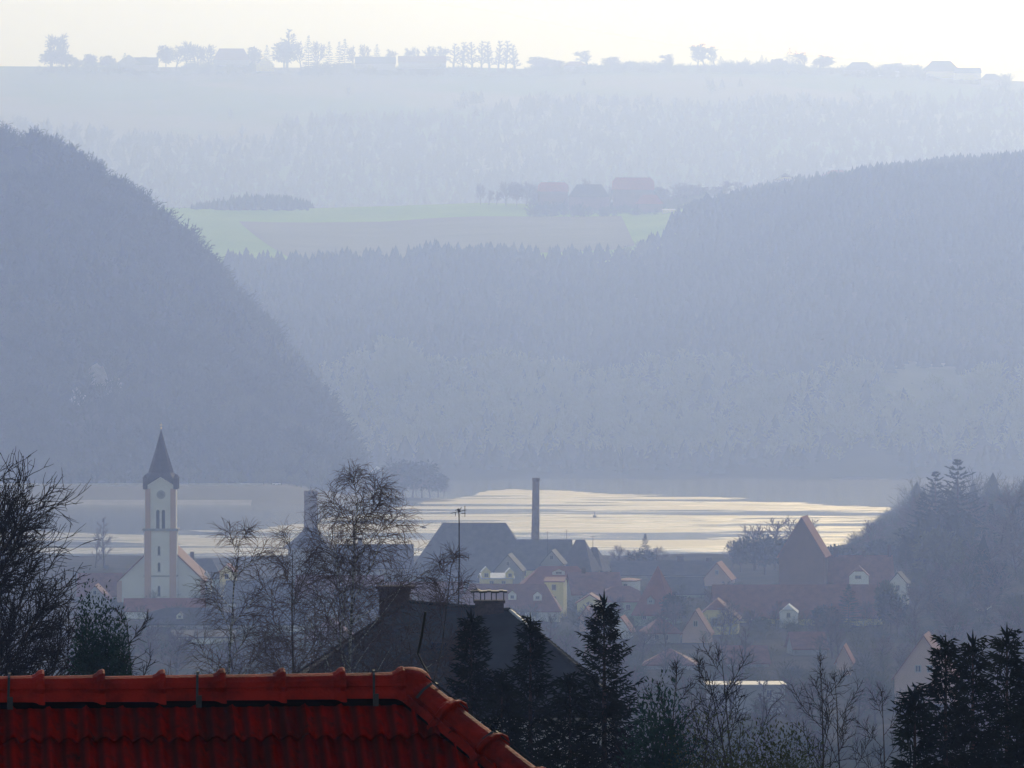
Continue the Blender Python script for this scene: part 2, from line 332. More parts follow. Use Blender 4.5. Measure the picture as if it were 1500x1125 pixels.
# ------------------------------------------------------------------ trees
def rot_dir(d, ang, az):
    a = d.orthogonal().normalized(); b = d.cross(a)
    return (d*math.cos(ang)+(a*math.cos(az)+b*math.sin(az))*math.sin(ang)).normalized()
def bare_tree(seed, H, form='round', tr=0.16, n1=22, n2=9, n3=7, tw=0.012, dens=1.0, spread=1.0, levels=4):
    """returns (trunk MB, crown MB); form: round / birch / upright"""
    rg = random.Random(seed); A = MB(); B = MB()
    def branch(p, d, L, r0, r1, n, wob, trop, mb, ns):
        pts = [p.copy()]; rd = [r0]
        for i in range(n):
            d = (d+Vector((rg.gauss(0, wob), rg.gauss(0, wob), rg.gauss(0, wob)+trop))).normalized()
            p = p+d*(L/n); pts.append(p.copy()); rd.append(r0+(r1-r0)*(i+1)/n)
        mb.tube(pts, rd, ns); return pts, rd
    lean = 0.02 if form != 'round' else 0.05
    if form == 'round':
        trunk, tr_r = branch(Vector((0, 0, -0.4)), Vector((0, 0, 1)), H*0.72, tr, tr*0.35, 9, 0.07, 0.05, A, 7)
    else:
        trunk, tr_r = branch(Vector((0, 0, -0.4)), Vector((0, 0, 1)), H+0.4, tr, tw, 16, 0.035, 0.06, A, 7)
    cfg = {'round': dict(t0=.28, L=.46, ang=(35, 65), t1=.04, a2=(25, 55), l2=.5, t2=.02, l3=.42, a3=(20, 50), t3=.02, w=.085),
           'birch': dict(t0=.18, L=.34, ang=(28, 50), t1=.02, a2=(20, 50), l2=.48, t2=-.06, l3=.5, a3=(20, 60), t3=-.22, w=.1),
           'upright': dict(t0=.15, L=.34, ang=(32, 55), t1=.045, a2=(25, 50), l2=.36, t2=.03, l3=.42, a3=(20, 50), t3=.03, w=.07)}[form]
    for i in range(n1):
        t = cfg['t0']+(1-cfg['t0'])*(i+rg.random())/n1
        k = min(len(trunk)-2, int(t*(len(trunk)-1))); f = t*(len(trunk)-1)-k
        p = trunk[k].lerp(trunk[k+1], f); d0 = (trunk[k+1]-trunk[k]).normalized()
        fall = (1-t)**0.7*0.85+0.15 if form != 'round' else (0.75+0.35*rg.random())*(1-0.35*t)
        L = H*cfg['L']*fall*spread*rg.uniform(.75, 1.15)
        d = rot_dir(d0, R(rg.uniform(*cfg['ang'])), i*2.4+rg.uniform(-.5, .5))
        r = tr_r[k]*0.45
        p1, r1 = branch(p, d, L, r, tw*1.1, 6, cfg['w'], cfg['t1'], A, 5)
        for j in range(n2):
            t = .2+.8*(j+rg.random())/n2; k = min(5, int(t*6)); q = p1[k].lerp(p1[k+1], t*6-k); dd = (p1[k+1]-p1[k]).normalized()
            L2 = L*cfg['l2']*(1.15-.6*t)*rg.uniform(.7, 1.2)
            d2 = rot_dir(dd, R(rg.uniform(*cfg['a2'])), j*2.4+rg.uniform(-.6, .6))
            p2, r2 = branch(q, d2, L2, max(tw*1.2, r1[k]*.5), tw*.8, 4, cfg['w']*1.1, cfg['t2'], B, 3)
            if levels < 3: continue
            for m in range(n3):
                t = .15+.85*(m+rg.random())/n3; k = min(3, int(t*4)); q2 = p2[k].lerp(p2[k+1], t*4-k); d3 = (p2[k+1]-p2[k]).normalized()
                d3 = rot_dir(d3, R(rg.uniform(*cfg['a3'])), m*2.4+rg.uniform(-.6, .6))
                L3 = L2*cfg['l3']*rg.uniform(.6, 1.3)+(.35 if form == 'birch' else 0.05)
                p3, r3 = branch(q2, d3, L3, tw*.8, tw*.45, 3, cfg['w']*1.2, cfg['t3'], B, 3)
                if levels > 3:
                    for u in range(2):
                        d4 = rot_dir((p3[2]-p3[1]).normalized(), R(rg.uniform(25, 55)), rg.uniform(0, 6.3))
                        branch(p3[1].lerp(p3[3], rg.random()), d4, L3*.5, tw*.6, tw*.35, 2, .15, cfg['t3'], B, 3)
    return A, B
def spruce(seed, H, rad, step=0.19, nb=12, dens=1.0, droop=0.35, sw=0.02):
    rg = random.Random(seed); A = MB(); B = MB()
    A.tube([(0, 0, -.5), (0, 0, H*.5), (0, 0, H*.97)], [H*.013+.03, H*.008+.01, .012], 7)
    z = H*0.05; V = []; F = []
    def spike(p, d, L, w):
        s = d.cross(Vector((0, 0, 1)));
        if s.length < .01: s = Vector((1, 0, 0))
        s.normalize(); u = s.cross(d).normalized(); e = p+d*L
        for side in (s, u):
            b = len(V); V.extend([tuple(p-side*w*.35), tuple(p+d*L*.45-side*w), tuple(e), tuple(p+d*L*.45+side*w)]); F.append((b, b+1, b+2, b+3))
    while z < H*0.985:
        t = z/H; R0 = rad*(1-t)**0.82*rg.uniform(.8, 1.12)+0.1
        n = max(4, int(nb*(1-.35*t)))
        a0 = rg.uniform(0, 6.3)
        for k in range(n):
            a = a0+k*6.283/n+rg.uniform(-.3, .3); L = R0*rg.uniform(.6, 1.22)
            up = -droop*(1-t)+.5*t+rg.uniform(-.12, .12)
            d = Vector((math.cos(a), math.sin(a), up)).normalized(); q = Vector((0, 0, z+rg.uniform(-.12, .12)))
            m = max(3, int(L/(.16/dens))); sdv = Vector((-math.sin(a), math.cos(a), 0))
            for i in range(m):
                f = i/m; d = (d+Vector((rg.gauss(0, .03), rg.gauss(0, .03), .10*f))).normalized(); q = q+d*(L/m)
                w = .26*L*(1-f)+.10
                for sgn in (-1, 1):
                    dd = (d*.8+sdv*sgn*.75+Vector((0, 0, -.4+rg.uniform(-.25, .15)))).normalized()
                    ww = w*rg.uniform(.6, 1.2); ns = max(1, int(ww/(.11/dens)))
                    for u in range(ns):
                        e = q+dd*(ww*u/ns)
                        spike(e, (dd+Vector((rg.gauss(0, .3), rg.gauss(0, .3), rg.gauss(-.1, .3)))).normalized(), (.17+.07*rg.random())/dens**.5, sw)
                spike(q, (d+Vector((rg.gauss(0, .2), rg.gauss(0, .2), -.1))).normalized(), L/m*1.6, sw)
                if rg.random() < .6: spike(q, Vector((rg.gauss(0, .35), rg.gauss(0, .35), -1)).normalized(), .14+.18*rg.random()*(1-t), sw)
        z += step*(0.75+.5*rg.random())*(0.7+.5*(1-t))
    for k in range(5): spike(Vector((0, 0, H*.955+k*.02*H*.3)), Vector((math.cos(k*2.4)*.5, math.sin(k*2.4)*.5, 1)).normalized(), .25, .03)
    spike(Vector((0, 0, H*.96)), Vector((0, 0, 1)), H*.05, .03)
    B.add(V, F); return A, B
def bushy(seed, H, rad, n=900, shape='ovoid', leaf=0.16, lobes=6):
    """dense crown from many small leaf sprays gathered in uneven clumps"""
    rg = random.Random(seed); A = MB(); B = MB(); V = []; F = []
    A.tube([(0, 0, -.4), (0, 0, H*.4), (rg.uniform(-.1, .1)*rad, 0, H*.75)], [H*.022, H*.015, H*.006], 6)
    cl = []
    for i in range(lobes):
        t = (i+.5)/lobes; a = i*2.4+rg.random()
        if shape == 'cone': rr = rad*(1-t)*.6; cl.append((Vector((math.cos(a)*rr, math.sin(a)*rr, H*(.12+.78*t))), rad*(.62-.42*t)*1.1, H*.18))
        else: rr = rad*.5*math.sin(math.pi*(.15+.7*t)); cl.append((Vector((math.cos(a)*rr, math.sin(a)*rr, H*(.35+.5*t))), rad*rg.uniform(.35, .6), H*rg.uniform(.12, .2)))
    for c, rx, rz in cl: A.tube([(0, 0, max(.1, c.z-rz*1.5)), tuple(c)], [H*.01, H*.004], 4)
    for i in range(n):
        c, rx, rz = cl[rg.randrange(len(cl))]
        d = Vector((rg.gauss(0, 1), rg.gauss(0, 1), rg.gauss(0, 1))).normalized(); f = rg.random()**.4*rg.uniform(.8, 1.15)
        p = c+Vector((d.x*rx*f, d.y*rx*f, d.z*rz*f)); s = leaf*rg.uniform(.6, 1.4)
        u = Vector((rg.gauss(0, 1), rg.gauss(0, 1), rg.gauss(0, 1))).normalized(); w = u.orthogonal().normalized()
        u = (u+d*.8+Vector((0, 0, .3))).normalized()
        b = len(V); V.extend([tuple(p), tuple(p+u*s*.6+w*s*.35), tuple(p+u*s*1.4), tuple(p+u*s*.6-w*s*.35)]); F.append((b, b+1, b+2, b+3))
    B.add(V, F); return A, B
def tree_thing(name, label, cat, group, x, y, AB, mats, z=None, rz=0, s=1.0):
    o = empty(name, (x, y, G(x, y) if z is None else z), rz, label, cat, group); o.scale = (s, s, s)
    AB[0].obj('trunk', mats[0], o, True); AB[1].obj('crown', mats[1], o); return o
def retag(c, x, y, z=None, s=1.0, rz=0.0, label=None, sz=None):
    c.location = (x, y, G(x, y) if z is None else z); c.scale = (s, s, sz or s); c.rotation_euler[2] = rz
    if label: c['label'] = label
    return c
def top_scale(row, x, y, H, z0=None):
    return (Z(row, y)-(G(x, y) if z0 is None else z0))/H

# --- near bare trees
def nscale(px, top, Y, H, f): return (Z(top, Y*f)-G(X(px, Y*f), Y*f))/H
def nearer(name, label, cat, group, px, top, Y, H, AB, mats, f=0.62):
    """the tree grown at its full height H, set as a younger, smaller one nearer the camera"""
    Yn = Y*f; x = X(px, Yn)
    return tree_thing(name, label, cat, group, x, Yn, AB, mats, s=(Z(top, Yn)-G(x, Yn))/H)
gN = 'bare trees behind the red roof'
def near_tree(label, px, top, Y, seed, form, mats, group=None, name='bare_tree', cat='tree', **kw):
    x = X(px, Y); z = G(x, Y); H = Z(top, Y)-z
    q = .62/nscale(px, top, Y, H, .62); kw['tw'] *= q*1.15; kw['tr'] *= q; kw['spread'] = kw.get('spread', 1)*(q*.5+.5)
    return nearer(name, label, cat, group, px, top, Y, H, bare_tree(seed, H, form, **kw), mats)
near_tree('big dark bare tree with dense spreading twigs at the left edge above the red roof', -14, 548, 150, 11, 'round', ('barkd', 'twigd'), tr=.24, n1=38, n2=14, n3=12, tw=.0155, spread=.9)
near_tree('dark tangled bare tree low beside the big dark one, behind the red roof', 50, 800, 148, 12, 'round', ('barkd', 'twigd'), tr=.16, n1=24, n2=12, n3=9, tw=.012, spread=.8)
near_tree('thin dark bare tree just right of the two green conifers', 235, 905, 160, 15, 'upright', ('barkd', 'twigd'), tr=.07, n1=20, n2=7, n3=4, tw=.012, levels=3)
near_tree('tall birch with pale trunk and drooping twigs in front of the dark slate house', 510, 726, 190, 21, 'birch', ('birch', 'twigb'), gN+' and the church', 'birch_tree', tr=.17, n1=38, n2=11, n3=8, tw=.0095, levels=4, spread=1.25)
near_tree('slender two-tone birch left of the tall birch, crown beside the church roof', 352, 782, 205, 22, 'birch', ('birch', 'twigb'), gN+' and the church', 'birch_tree', tr=.12, n1=24, n2=10, n3=7, tw=.0105, levels=3, spread=.9)
near_tree('dense purple-brown birch between the slender birch and the tall birch', 418, 800, 215, 23, 'birch', ('barkm', 'twigb'), gN+' and the church', 'birch_tree', tr=.14, n1=28, n2=11, n3=8, tw=.010, levels=3, spread=1.1)
near_tree('low drooping birch whose twigs hang over the left hip of the dark slate house', 572, 812, 196, 24, 'birch', ('barkm', 'twigb'), gN+' and the church', 'birch_tree', tr=.13, n1=24, n2=10, n3=8, tw=.0095, levels=3, spread=.8)
near_tree('bushy bare tree low between the green conifers and the slender birch', 310, 900, 200, 25, 'round', ('barkm', 'twigb'), None, tr=.1, n1=20, n2=10, n3=8, tw=.012, levels=4)
for i, (px, top, Y, sd) in enumerate([(935, 950, 135, 31), (990, 965, 140, 32), (1035, 975, 150, 33), (1128, 925, 140, 34), (1152, 930, 146, 35), (1212, 945, 142, 36),
                                     (1263, 960, 150, 37), (1318, 985, 145, 38)]):
    near_tree('slender leafless tree rising along the bottom edge, %s from the left' % ORD[i], px, top+38, Y, sd, 'upright', ('barkd', 'twigd'),
              'slender leafless trees along the bottom edge', tr=.08+.01*(i % 3), n1=26, n2=8, n3=4, tw=.0075, levels=3, spread=1.25)
# --- near conifers
gS = 'dark spruces below the town'
for (px, top, Y, rad, sd, lab) in [
    (885, 868, 170, 2.9, 41, 'tall black spruce with a pointed top standing clear right of the dark slate house'),
    (690, 893, 178, 2.6, 42, 'dark spruce in front of the chimney end of the dark slate house'),
    (777, 903, 172, 2.5, 43, 'dark spruce with a thin leader before the right hip of the dark slate house'),
    (735, 985, 165, 2.3, 48, 'short dark spruce between the two spruces in front of the dark slate house'),
    (835, 990, 160, 2.6, 44, 'broad dark spruce at the left foot of the tall pointed spruce'),
    (1385, 935, 150, 2.3, 45, 'leftmost of the three tall dark spruces at the lower right corner'),
    (1425, 928, 152, 2.2, 46, 'middle one of the three tall dark spruces at the lower right corner'),
    (1475, 918, 148, 2.5, 47, 'spruce at the right edge, last of the three tall dark spruces'),
    (1340, 1010, 140, 1.9, 49, 'small dark spruce left of the three tall spruces at the lower right'),
    (1510, 960, 142, 2.4, 50, 'dark spruce cut off by the right edge of the picture')]:
    x = X(px, Y); z = G(x, Y); H = Z(top, Y)-z
    q = .5/nscale(px, top, Y, H, .5)
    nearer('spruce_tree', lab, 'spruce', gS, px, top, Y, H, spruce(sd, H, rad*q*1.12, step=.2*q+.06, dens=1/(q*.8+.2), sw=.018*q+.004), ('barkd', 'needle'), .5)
for (px, top, Y, rad, lab, sd, mt) in [(128, 893, 150, .75, 'tallest of the three green columnar conifers behind the left part of the red roof', 51, 'thuja'),
                                       (154, 908, 151, .7, 'middle green columnar conifer behind the left part of the red roof', 52, 'thuja'),
                                       (176, 934, 149, .6, 'shortest green columnar conifer, right end of the three behind the red roof', 53, 'thuja'),
                                       (965, 1035, 130, 1.3, 'small dark green conifer low among the leafless trees right of the tall spruce', 54, 'thuja')]:
    x = X(px, Y); z = G(x, Y); H = Z(top, Y)-z
    nearer('conifer_tree', lab, 'conifer', None, px, top, Y, H, bushy(sd, H, rad*1.7, 44000, 'cone', .05, 22), ('barkd', mt), .6)
for (px, top, Y, rad, lab, sd) in [(1092, 1035, 125, 1.7, 'olive green bushy pine at the bottom edge below the two tall leafless trees', 55), (1130, 1062, 120, 1.2, 'lower olive green pine right of the bushy pine at the bottom edge', 56)]:
    x = X(px, Y); z = G(x, Y); H = Z(top, Y)-z
    nearer('pine_tree', lab, 'pine', None, px, top, Y, H, bushy(sd, H, rad, 40000, 'ovoid', .036, 24), ('barkd', 'needle2'), .6)

# ------------------------------------------------------------------ red roof in the foreground
P_ = R(40); al = R(8)
apx = Vector((X(600, 32), 32, Z(1009, 32)))
hz = apx.z-G(apx.x, 32)
house0 = empty('house', (apx.x, 32, G(apx.x, 32)), al, 'house with glowing red tiled hip roof and knobbed ridge tiles filling the lower left', 'house')
Lr, RUN = 9.0, 4.6; tp = math.tan(P_); cp = math.cos(P_)
def slope_tiles(mb, U0, U1f, frame, courses=14, first=0.045):
    """corrugated courses; frame(u, s, h): u along the ridge, s horizontal run down the slope, h above the slope plane"""
    tw_ = .237; ex = .42*cp
    prof = lambda u: (lambda f: .052*max(0, math.cos(math.pi*min(f, 1-f)/.42))**.8 + .042*max(0, math.cos(math.pi*(f-.5)/.38))**.8-.032+(.008 if f < .04 else 0))((u/tw_) % 1.0)
    for c in range(courses):
        s0 = first+(c-1)*ex; s1 = s0+ex
        if s0 > RUN: break
        um = U1f(s1)+0.1; nu = int((um-U0)/(tw_/16)); rows = [(max(0.0, s0-.07), -.004), ((s0+s1)/2, .022), (s1-.012, .052), (s1, .048), (s1-.004, .028), (s1-.075, .020)]
        rgc = random.Random(c); jit = {}
        V = []; F = []
        for s, h in rows:
            for i in range(nu+1):
                u = U0+i*tw_/16; u = min(u, U1f(s)); k = int(u//tw_)
                if k not in jit: jit[k] = (rgc.uniform(-.004, .004), rgc.uniform(-.004, .006))
                V.append(frame(u, s+(jit[k][1] if h > .023 else 0), (h+prof(u)+jit[k][0])*min(1, s/.13)-.03*(1-min(1, s/.13))))
        for r in range(5):
            for i in range(nu):
                a = r*(nu+1)+i; F.append((a+nu+1, a+nu+2, a+1, a))
        kk_ = [int((U0+(i+.5)*tw_/16)//tw_) for i in range(nu)]*5; b0 = len(mb.I); mb.add(V, F)
        for q, k in enumerate(kk_): mb.I[b0+q] = [0, 1, 0, 2, 3, 0, 1][(k*37+c*11+(k*k*7) % 13) % 7]
def fr_main(u, s, h): return (u+0, -s-h*math.sin(P_), hz-s*tp+h*cp)
def fr_hip(u, s, h): return (s+h*math.sin(P_), u, hz-s*tp+h*cp)
def fr_back(u, s, h): return (-u, s+h*math.sin(P_), hz-s*tp+h*cp)
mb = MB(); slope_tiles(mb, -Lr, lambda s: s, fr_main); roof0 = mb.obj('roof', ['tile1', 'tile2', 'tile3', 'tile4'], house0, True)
# the two slopes facing away, plain courses
mb = MB()
for c in range(11):
    s0, s1 = c*.42, (c+1)*.42+.02
    mb.add([(s0, -s0, hz-s0*tp), (s1, -s1, hz-s1*tp+.04), (s1, s1, hz-s1*tp+.04), (s0, s0, hz-s0*tp)], [(0, 1, 2, 3)])
    mb.add([(-Lr, s0, hz-s0*tp), (s0, s0, hz-s0*tp), (s1, s1, hz-s1*tp+.04), (-Lr, s1, hz-s1*tp+.04)], [(0, 1, 2, 3)])
mb.obj('rear_slope', 'tile', roof0)
mb = MB()
mb.box(-Lr+.3, -RUN+.5, 0, RUN-.5, RUN-.5, hz-RUN*tp+.1); 
mb.add([(-Lr+.3, -RUN+.5, hz-RUN*tp), (-Lr+.3, RUN-.5, hz-RUN*tp), (-Lr+.3, 0, hz-.3)], [(0, 1, 2)])
mb.obj('wall', 'plaster', house0)
mb = MB(); mb.tube([(-Lr, -RUN-.06, hz-RUN*tp-.06), (RUN+.06, -RUN-.06, hz-RUN*tp-.06), (RUN+.06, RUN, hz-RUN*tp-.06)], [.07]*3, 8); mb.obj('gutter', 'metal', house0)
def caps(mb, org, d, up, n, off=0.0, L=.392, flare_first=False):
    d = Vector(d).normalized(); up = Vector(up); up = (up-d*up.dot(d)).normalized(); sd = d.cross(up)
    prof = [(-.150, -.076), (-.146, -.074), (-.126, -.018), (-.104, -.022), (-.104, .0), (-.112, .006), (-.098, .042), (-.062, .075), (-.02, .089), (.02, .089), (.062, .075), (.098, .042), (.112, .006), (.104, .0), (.104, -.022), (.126, -.018), (.146, -.074), (.150, -.076)]
    st = [(-.06, .93), (0, .94), (.62, .97), (.80, 1.0), (.86, 1.12), (.91, 1.34), (.97, 1.42), (1.0, 1.38), (1.004, 1.0)]
    for k in range(n):
        V = []; F = []; m = len(prof)
        jt = random.Random(k*7+n).uniform(-.004, .004)
        for t, s in st:
            c = Vector(org)+d*(off+(k+t)*L)
            for a, b in prof:
                sc_ = s if b > -.01 else 1+(s-1)*.55
                V.append(c+sd*(a*sc_)+up*(b*sc_+jt))
        for i in range(len(st)-1):
            for j in range(m-1):
                F.append((i*m+j, i*m+j+1, (i+1)*m+j+1, (i+1)*m+j))
        F.append(tuple(range((len(st)-1)*m, len(st)*m)))
        mb.add(V, F)
mb = MB(); nr = 23
# ridge caps run left to right, flared end on the right
caps(mb, (-nr*.392-.04, 0, hz+.018), (1, 0, 0), (0, 0, 1), nr)
mb.obj('ridge_cap', 'ridge', roof0, False)
mb = MB(); hd = Vector((1, -1, -tp)).normalized(); hup = Vector((1*math.sin(P_), 0, cp))+Vector((0, -math.sin(P_), cp))
caps(mb, Vector((0, 0, hz+.03))+hd*.02, hd, hup, 15)
mb.obj('hip_cap', 'ridge', roof0, False)
mb = MB(); caps(mb, Vector((0, 0, hz+.015))+Vector((1, 1, -tp)).normalized()*.02, (1, 1, -tp), (math.sin(P_), math.sin(P_), 2*cp), 15)
mb.obj('hip_cap', 'ridge', roof0, False)
# saddle piece where ridge and hips meet
mb = MB(); mb.lathe([(.15, hz-.03), (.145, hz+.06), (.12, hz+.105), (.08, hz+.132), (.04, hz+.142), (.001, hz+.144)], 14)
mb.obj('apex_cap', 'ridge', roof0, True)
mb = MB(); mb.add([(-Lr, -.06, hz+.03), (0, -.06, hz+.03), (.1, -.125, hz-.10), (-Lr, -.125, hz-.10)], [(0, 1, 2, 3)])
w_ = Vector((1, -1, 0)).normalized()
s45 = Vector((-1, -1, 0)).normalized()
o0 = Vector((0, 0, hz-.02)); e0 = o0+hd*6
mb.add([o0, e0, e0+s45*.17-Vector((0, 0, .03)), o0+s45*.17-Vector((0, 0, .03))], [(0, 1, 2, 3)])  # near-black strip along the hip: painted shadow of the gap under the caps
mb.obj('mortar_and_gap_shade', 'gap', roof0)
for xx in (-2.62, -1.40, -.245):          # storm clips over the ridge
    mb = MB(); pr = [(-.17, -.1), (-.135, -.02), (-.112, .03), (-.08, .09), (-.03, .115), (.03, .115), (.08, .09), (.112, .03)]
    V = []; 
    for a, b in pr: V += [(xx+a*.1, a, hz+.01+b), (xx+.016+a*.1, a, hz+.01+b)]
    mb.add(V, [(2*i, 2*i+1, 2*i+3, 2*i+2) for i in range(len(pr)-1)]); mb.box(xx-.012, -.172, hz-.10, xx+.022, -.160, hz-.02)
    mb.obj('ridge_clip', 'metal', roof0)
for q in (.16, .74):
    mb = MB(); c = Vector((0, 0, hz+.03))+hd*q; up = hup.normalized(); sd = hd.cross(up).normalized()
    pr = [(-.15, -.06), (-.12, .01), (-.09, .07), (-.03, .118), (.03, .118), (.09, .07), (.12, .01)]; V = []
    for a, b in pr: V += [c+sd*a+up*b, c+sd*a+up*b+hd*.02]
    mb.add(V, [(2*i, 2*i+1, 2*i+3, 2*i+2) for i in range(len(pr)-1)]); mb.obj('ridge_clip', 'metal', roof0)
# lightning rod: vertical upper rod, bent lower leg
Rz = Matrix.Rotation(-al, 3, 'Z')
def loc0(px, row, Y): return Rz @ (Vector((X(px, Y), Y, Z(row, Y)))-Vector(house0.location))
mb = MB(); mb.tube([loc0(623, 896, 31.95), loc0(618, 930, 31.95), loc0(612, 958, 31.95)], [.0085, .0085, .0085], 6, True)
mb.tube([loc0(612, 957, 31.95), loc0(619, 972, 31.9), loc0(627, 985, 31.85)], [.006, .006, .006], 6, True); mb.obj('lightning_rod', 'wire', house0)
mb = MB(); a_ = Vector((0, 0, hz+.13))+hd*.16
mb.tube([a_+Vector((0, 0, .04)), a_+hd*6+Vector((0, 0, .04))], [.005, .005], 5); mb.obj('lightning_conductor', 'wire', house0)

# ------------------------------------------------------------------ dark slate house
Y0 = 205.
def Lc(px, row, Y): return Vector((X(px, Y)-dx, Y-Y0, Z(row, Y)-dz))
dx = X(665, Y0); dz = G(dx, Y0)
dh = empty('house', (dx, Y0, dz), 0, 'dark slate hip roofed house with wide chimney and tall aerial mast, behind the red roof', 'house')
ra, rb = Lc(596, 882, Y0+3), Lc(747, 894, Y0+1)
ez = Z(1040, Y0-4)-dz
c1, c2, c3, c4 = Vector((ra.x-6.0, -5.6, ez)), Vector((rb.x+4.9, -5.6, ez)), Vector((rb.x+4.3, 9.6, ez)), Vector((ra.x-6.0, 9.6, ez))
mb = MB(); mb.shell([tuple(v) for v in (c1, c2, c3, c4, ra, rb)], [(0, 1, 5, 4), (1, 2, 5), (2, 3, 4, 5), (3, 0, 4)], .22)
droof = mb.obj('roof', 'slate', dh)
mb = MB(); mb.box(c1.x+.6, c1.y+.6, 0, c2.x-.6, c3.y-.6, ez-.1); mb.obj('wall', 'plaster', dh)
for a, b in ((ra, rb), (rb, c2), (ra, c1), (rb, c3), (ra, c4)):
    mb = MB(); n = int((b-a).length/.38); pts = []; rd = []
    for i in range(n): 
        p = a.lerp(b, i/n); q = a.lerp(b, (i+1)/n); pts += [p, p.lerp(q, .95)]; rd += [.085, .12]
    if b is c2:  # upper hip cap in pale material: sunlight on the edge, put into the colour
        h_ = 8; mb.tube(pts[:h_], [r*.7 for r in rd[:h_]], 8); mb.obj('painted_hip_sunlight', 'r_pale', droof); mb = MB(); pts = pts[h_-1:]; rd = rd[h_-1:]
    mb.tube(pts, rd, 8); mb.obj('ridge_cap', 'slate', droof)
def chim(px0, px1, top, bot, Y, par, m='brick', d=.9):
    a = Lc(px0, top, Y); b = Lc(px1, bot, Y)
    mb = MB(); mb.box(a.x, a.y-d/2, b.z-.8, b.x, a.y+d/2, a.z-.12); mb.box(a.x-.06, a.y-d/2-.06, a.z-.12, b.x+.06, a.y+d/2+.06, a.z)
    return mb.obj('chimney', m, par)
ch = chim(696, 738, 879, 899, Y0+1.3, droof)
mb = MB(); a = Lc(690, 867, Y0+1.3); b = Lc(743, 880, Y0+1.3)
for i in range(9):
    t0, t1 = i/9, (i+1)/9; xa, xb = a.x+(b.x-a.x)*t0, a.x+(b.x-a.x)*t1
    mb.box(xa, a.y-.5, a.z-.02+.02*math.sin(i*2), xb, a.y+.5, a.z+.06+.02*math.sin(i*2))
mb.lathe([(.001, a.z+.17), (.14, a.z+.10), (.24, a.z+.05), (.24, a.z-.02)], 10, (a.x+.22, a.y))
mb.obj('chimney_cover', 'wire', ch)
for px in (694, 704, 710, 720, 727, 738):
    p = Lc(px, 880, Y0+1.3); mb = MB(); mb.tube([(p.x, p.y, b.z-.05), (p.x, p.y, a.z)], [.022, .022], 5); mb.obj('cover_leg', 'wire', ch)
ch2 = chim(556, 600, 862, 900, Y0+5.5, droof)
mb = MB(); a = Lc(551, 858, Y0+5.5); b = Lc(606, 862, Y0+5.5); mb.box(a.x, a.y-.6, b.z, b.x, a.y+.6, a.z); mb.obj('chimney_cover', 'brick', ch2)
# aerial
Ya = Y0+2
mb = MB(); p0 = Lc(671.5, 900, Ya); p1 = Lc(672.5, 752, Ya); mb.tube([p0, p0.lerp(p1, .5)+Vector((.02, 0, 0)), p1], [.032, .028, .024], 6, True)
mast = mb.obj('aerial_mast', 'wire', dh)
def yagi(px, row, w, n, tilt=0):
    c = Lc(px, row, Ya-.05); mb = MB(); mb.tube([c-Vector((w/2, 0, tilt)), c+Vector((w/2, 0, tilt))], [.014, .014], 4, True)
    for i in range(n):
        q = c+Vector((w*(-.5+i/max(1, n-1)), 0, tilt*(-1+2*i/max(1, n-1)))); l = .22+.1*(i % 2)
        mb.tube([q-Vector((0, .35, 0))-Vector((0, 0, 0)), q+Vector((0, .35, 0))], [.009, .009], 4)
        mb.tube([q-Vector((0, 0, l*.4)), q+Vector((0, 0, l*.4))], [.01, .01], 4)
    return mb.obj('aerial', 'wire', mast)
yagi(672.5, 816.5, .8, 2); yagi(674, 853.5, .74, 5); yagi(676, 883, .32, 3)
mb = MB()
for (a, b, c, d) in ((660, 752, 683, 747), (667, 756, 667, 750), (681, 741, 681, 757), (667, 748, 672, 745), (671, 752, 676, 743), (676, 752, 682, 752), (672, 747, 672, 757)):
    mb.tube([Lc(a, b, Ya), Lc(c, d, Ya)], [.018, .018], 4, True)
mb.tube([Lc(671, 746, Ya), Lc(674, 750, Ya)], [.07, .05], 6, True); mb.obj('aerial', 'wire', mast)
mb = MB(); mb.tube([Lc(688, 897, Ya), Lc(688, 876, Ya)], [.014, .014], 4, True); mb.tube([Lc(685, 882, Ya), Lc(691, 882, Ya)], [.012, .012], 4, True); mb.obj('aerial', 'wire', droof)
mb = MB(); c = Lc(643, 958, Y0-3); mb.box(-.35, -.03, -.3, .35, .06, .3); sk = mb.obj('skylight', ['glass'], droof)
nn = (c2-c1).cross(rb-c1).normalized(); 
if nn.z < 0: nn = -nn
def on_roof(px, row):
    o = Vector((-dx, -Y0, HC-dz)); d = Vector((K*(px-750), 1, -K*(row-562.5))); t = (c1-o).dot(nn)/d.dot(nn); return o+d*t
sk.location = on_roof(643, 952)+nn*.06; sk.rotation_euler = (math.atan2(-nn.y, nn.z)-0, 0, 0)
sk.scale = (1, .9, 1)
for q in ((652, 945), (716, 940), (570, 955)):
    pass

